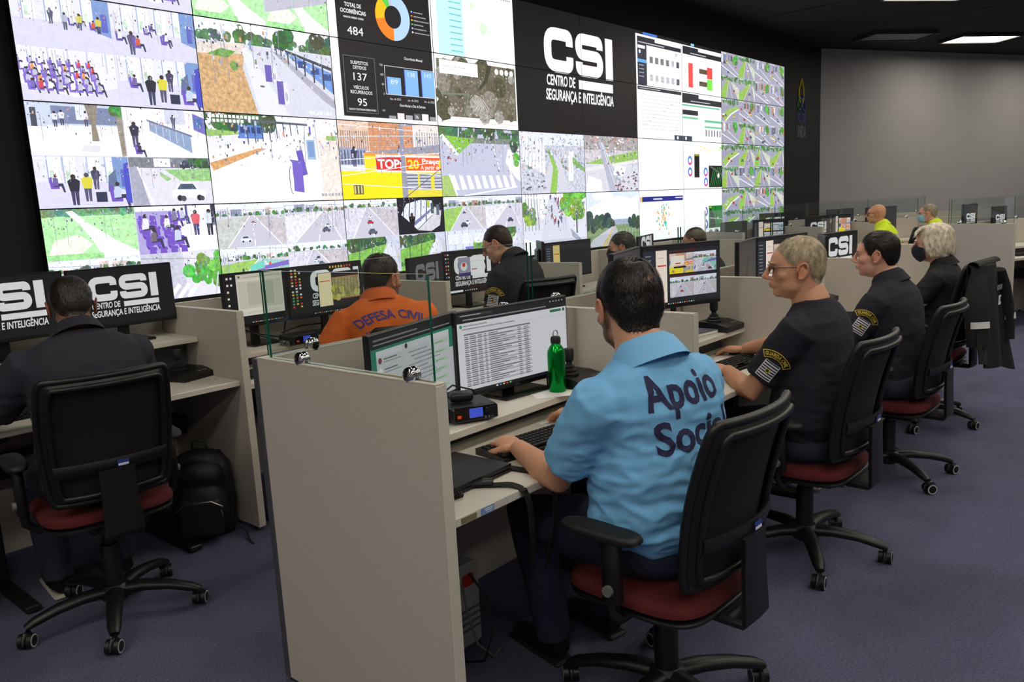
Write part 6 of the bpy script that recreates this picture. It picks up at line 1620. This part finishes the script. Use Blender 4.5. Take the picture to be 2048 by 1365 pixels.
p_wom = person('person with white wavy hair and navy face mask in a black jacket', (5.95,1.39), .48, (5.995,1.38,1.322), R(2), R(10), R(4), (6.25,1.75,.81), (5.75,1.72,.81),
    dict(skin=PINK, hair='long', hn='white', hc=(222,212,192), mask=(24,26,44), vox=.0035), (17,17,19), sleeve='long', wide=1.0, s=.97, collar=(17,17,19))
p_m8 = person('person with dark face mask and greying hair in the second row', (5.58,3.42), .48, (5.515,3.60,1.346), R(5), R(30), R(8), (5.8,3.85,.82), (5.3,3.82,.82),
    dict(skin=TAN, hair='short', hn='darkgrey', hc=(66,60,56), thick=.009, mask=(30,30,36), vox=.0045), (38,38,46), sleeve='long', vox=.014)
p_h9 = person('person hidden behind the camera monitor with only dark hair showing', (6.86,3.45), .47, (6.75,3.60,1.318), R(5), R(10), R(10), (7.1,3.85,.82), (6.6,3.85,.82),
    dict(skin=TAN, hair='short', hn='brown', hc=(48,34,28), thick=.008, vox=.0055, nst=800), (38,38,46), sleeve='long', vox=.016)
p_v1 = person('person bald with glasses in a yellow high-visibility shirt', (10.85,3.02), .49, (10.8,3.15,1.402), R(5), R(16), R(2), (11.0,3.55,.83), (10.6,3.45,.83),
    dict(skin=(214,156,122), hair=None, hn='grey', hc=(150,138,118), glasses=1, vox=.005), (222,248,44), wide=1.15, s=1.04, vox=.014, collar=(222,248,44))
p_v2 = person('person balding with light blue mask in a yellow high-visibility shirt', (11.66,2.62), .49, (11.58,2.745,1.367), R(5), R(12), R(6), (11.8,3.1,.83), (11.4,3.0,.83),
    dict(skin=PINK, hair='short', front=.13, hn='grey', hc=(150,138,118), thick=.004, nst=300, glasses=1, mask=(150,200,225), vox=.005), (222,248,44), wide=1.1, vox=.014, collar=(222,248,44))
# prints
def back_frame(pr, t): 
    c = pr['spn'](t); d = (pr['spn'](min(1, t+.1))-pr['spn'](t-.1)).normalized(); rt = Vector((1,0,0)); return c, rt, d, Vector((0,1,0))
_pur = mat('purple_print', (84,70,140), .85); _nvp = mat('navy_print', (40,40,78), .85)
c, rt, up, dr = back_frame(p_or, .80)
tx = text2d('DEFESA CIVIL', .37, .044, .03, .34); proj_mesh('back_lettering', (tx[0]+np.array([0,.02]), tx[1]), p_or['bvh'], c, rt, up, dr, _pur, p_or['shirt'])
tx = text2d('SÃO JOSÉ DOS CAMPOS', .31, .02, .03, 1.2); proj_mesh('back_lettering', (tx[0]+np.array([0,-.06]), tx[1]), p_or['bvh'], c, rt, up, dr, _pur, p_or['shirt'])
c, rt, up, dr = back_frame(p_blue, .70)
tx = text2d('Apoio', .29, .09, .024); proj_mesh('back_lettering', (tx[0]+np.array([-.005,.045]), tx[1]), p_blue['bvh'], c, rt, up, dr, _nvp, p_blue['shirt'])
tx = text2d('Social', .31, .09, .024); proj_mesh('back_lettering', (tx[0]+np.array([.008,-.082]), tx[1]), p_blue['bvh'], c, rt, up, dr, _nvp, p_blue['shirt'])
sleeve_patch(p_old, .5, sc=.98, dirv=(1,.35,-.1)); sleeve_patch(p_yng, .42, dirv=(1,.35,0)); sleeve_patch(p_g3, .5, dirv=(1,.5,0))
_ref = mat('reflective_band', (205,208,205), .35)
S, El, Wr = p_wom['J']['l']; proj_mesh('reflective_band', rect2d(-.09,-.022,.09,.022), p_wom['bvh'], S+(El-S)*.8, Vector((.3,-1,0)).normalized(), (S-El).normalized(), Vector((1,.3,0)).normalized(), _ref, p_wom['shirt'])
for pr in (p_v1, p_v2):
    c, rt, up, dr = back_frame(pr, .72)
    proj_mesh('reflective_band', rect2d(-.2,-.02,.2,.03), pr['bvh'], c, rt, up, dr, _ref, pr['shirt']); proj_mesh('reflective_band', rect2d(-.2,-.2,.2,-.15), pr['bvh'], c, rt, up, dr, _ref, pr['shirt'])
    S, El, Wr = pr['J']['l']; proj_mesh('reflective_band', rect2d(-.07,-.02,.07,.02), pr['bvh'], S+(El-S)*.55, Vector((0,-1,0)), (S-El).normalized(), Vector((1,0,0)), _ref, pr['shirt'])
# ring on the typing hand
W_, d_, n_, sd_ = p_blue['H']['l']; n_ = (n_-d_*n_.dot(d_)).normalized(); t_ = (d_.cross(n_)*sd_).normalized(); s_ = 1.05*1.02
f_ = (d_+t_*-.0095*2).normalized(); a_ = .12+.45*.35; f2_ = (f_*math.cos(a_)-n_*math.sin(a_)).normalized(); c_ = W_+d_*.086*s_-t_*.0095*s_+f2_*.017
e1 = f2_.cross(n_).normalized(); e2 = e1.cross(f2_)
MB().tube([c_+(e1*math.cos(q)+e2*math.sin(q))*.0112 for q in [2*PI*i/20 for i in range(20)]], .0022, 6, closed=True).build('finger_ring', mat('gold', (212,170,90), .2, metal=1.), p_blue['T'], 60)
# ---------------------------------------------------------------- jacket on the chair
t = thing('jacket', 'black jacket with white reflective stripes hung over a chair back', 'jacket', (5.76, 1.36, 0), R(-4))
M_JACK = mat('black_jacket_cloth', (15,15,17), .8, noise=.2, nscale=12, bump=.4, bscale=300); M_REFL = mat('white_reflective_tape', (225,225,222), .4)
def jk(u, v, off=0.):
    a = u*2-1
    if v < .22:                      # inner flap over the top
        q = v/.22; ang = PI*(1-q)
        return Vector((a*.235, -.335-.0+.035*math.cos(ang)-off*math.cos(ang)*-1*0, 1.085+.03*math.sin(ang)-(1-q)*(.16 if q < .0 else 0)+off))
    q = (v-.22)/.78; w = .24+.15*q
    return Vector((a*w+.0*q, -.372-.05*q-.025*q*math.sin(a*7+1)+.05*abs(a)**3*(1-q)-off, 1.085-.66*q-.07*a*q+.015*math.sin(a*5)*q))
MB().grid(28, 26, jk, thick=.006).build('back_panel', M_JACK, t, 60)
MB().grid(28, 6, lambda u, v: Vector(((u*2-1)*.235, -.30+.01*math.sin(u*9), 1.085-.17*v)), thick=.006).build('front_flap', M_JACK, t, 60)
for s, zb in ((-1,.60), (1,.56)):
    pts = [(s*.21,-.36,1.03), (s*.27,-.37,.92), (s*.30,-.385,.78), (s*.31,-.40,zb)]
    sl = MB().tube(pts, [.05,.062,.066,.062], 14, flat=.55).build('sleeve', M_JACK, t, 60)
    MB().tube([(s*.303,-.388,.745-(s*.01)), (s*.305,-.392,.705-(s*.01))], [.0685,.0685], 14, flat=.56, cap=False).build('reflective_tape', M_REFL, sl, 60)
for v0, v1, nm in ((.80,.86,0),):
    MB().grid(28, 2, lambda u, v: jk(u, v0+(v1-v0)*v, .004)).build('reflective_tape', M_REFL, t, 60)
for x0, x1, z, w in ((.05,.17,.93,.0),):
    for i in range(5): MB().box((x0+.012+i*.024, -.402, .925), (.016,.003,.032)).build('chest_lettering', mat('grey_letter', (120,120,122), .7), t)
MB().box((.10,-.408,.845), (.05,.003,.06)).build('badge', M_PRINT_W, t); MB().box((.115,-.41,.85), (.016,.003,.03)).build('badge_mark', M_BLACK, t)

# ---------------------------------------------------------------- backpack under the second row
t = thing('backpack', 'black backpack standing on the carpet beside the partition', 'backpack', (1.82, 3.76, 0), R(-35))
M_BAG = mat('black_nylon', (15,15,16), .6, noise=.2, nscale=20, bump=.35, bscale=250)
m = MB(); m.box((0,.03,.2), (.30,.17,.40), .06, seg=3); m.ell((0,.02,.38), (.135,.085,.085)); m.ell((0,-.06,.17), (.135,.085,.16)); m.ell((0,-.05,.34), (.12,.07,.08))
V, F, N_ = remesh(m, .008, 6); A = np.array([mnoise.noise(Vector((a*14,b*14,c*14))) for a, b, c in V]); mk('main_body', V+N_*(A*.007)[:,None], F, M_BAG, t)
m = MB(); m.box((0,-.125,.14), (.21,.06,.2), .028, seg=3); V, F, N_ = remesh(m, .008, 5); mk('front_pocket', V, F, M_BAG, t)
MB().tube([(-.11,-.155,.2), (-.06,-.165,.235), (.06,-.165,.235), (.11,-.155,.2)], .004, 6).build('pocket_zip', M_STEEL, t, 60)
MB().tube([(-.13,-.05,.1), (-.148,-.06,.25), (-.11,-.09,.4), (0,-.1,.45), (.11,-.09,.4), (.148,-.06,.25), (.13,-.05,.1)], .004, 6).build('main_zip', M_SOFTBLACK, t, 60)
MB().tube([(-.035,.06,.45), (-.03,.06,.49), (.03,.06,.49), (.035,.06,.45)], .007, 8).build('grab_handle', M_SOFTBLACK, t, 60)
for s in (-1, 1): MB().tube([(s*.08,.1,.42), (s*.11,.15,.34), (s*.12,.14,.2), (s*.11,.11,.07)], .02, 8, flat=.35).build('shoulder_strap', M_SOFTBLACK, t, 60)
MB().tube([(.14,-.02,.06), (.2,-.08,.03), (.22,-.16,.006), (.24,-.2,.005)], .006, 6, flat=.4).build('loose_strap', M_SOFTBLACK, t, 60)
MB().tube([(.10,-.158,.19), (.108,-.17,.165), (.104,-.172,.15)], .003, 6).build('zip_pull', M_CHROME, t, 60)
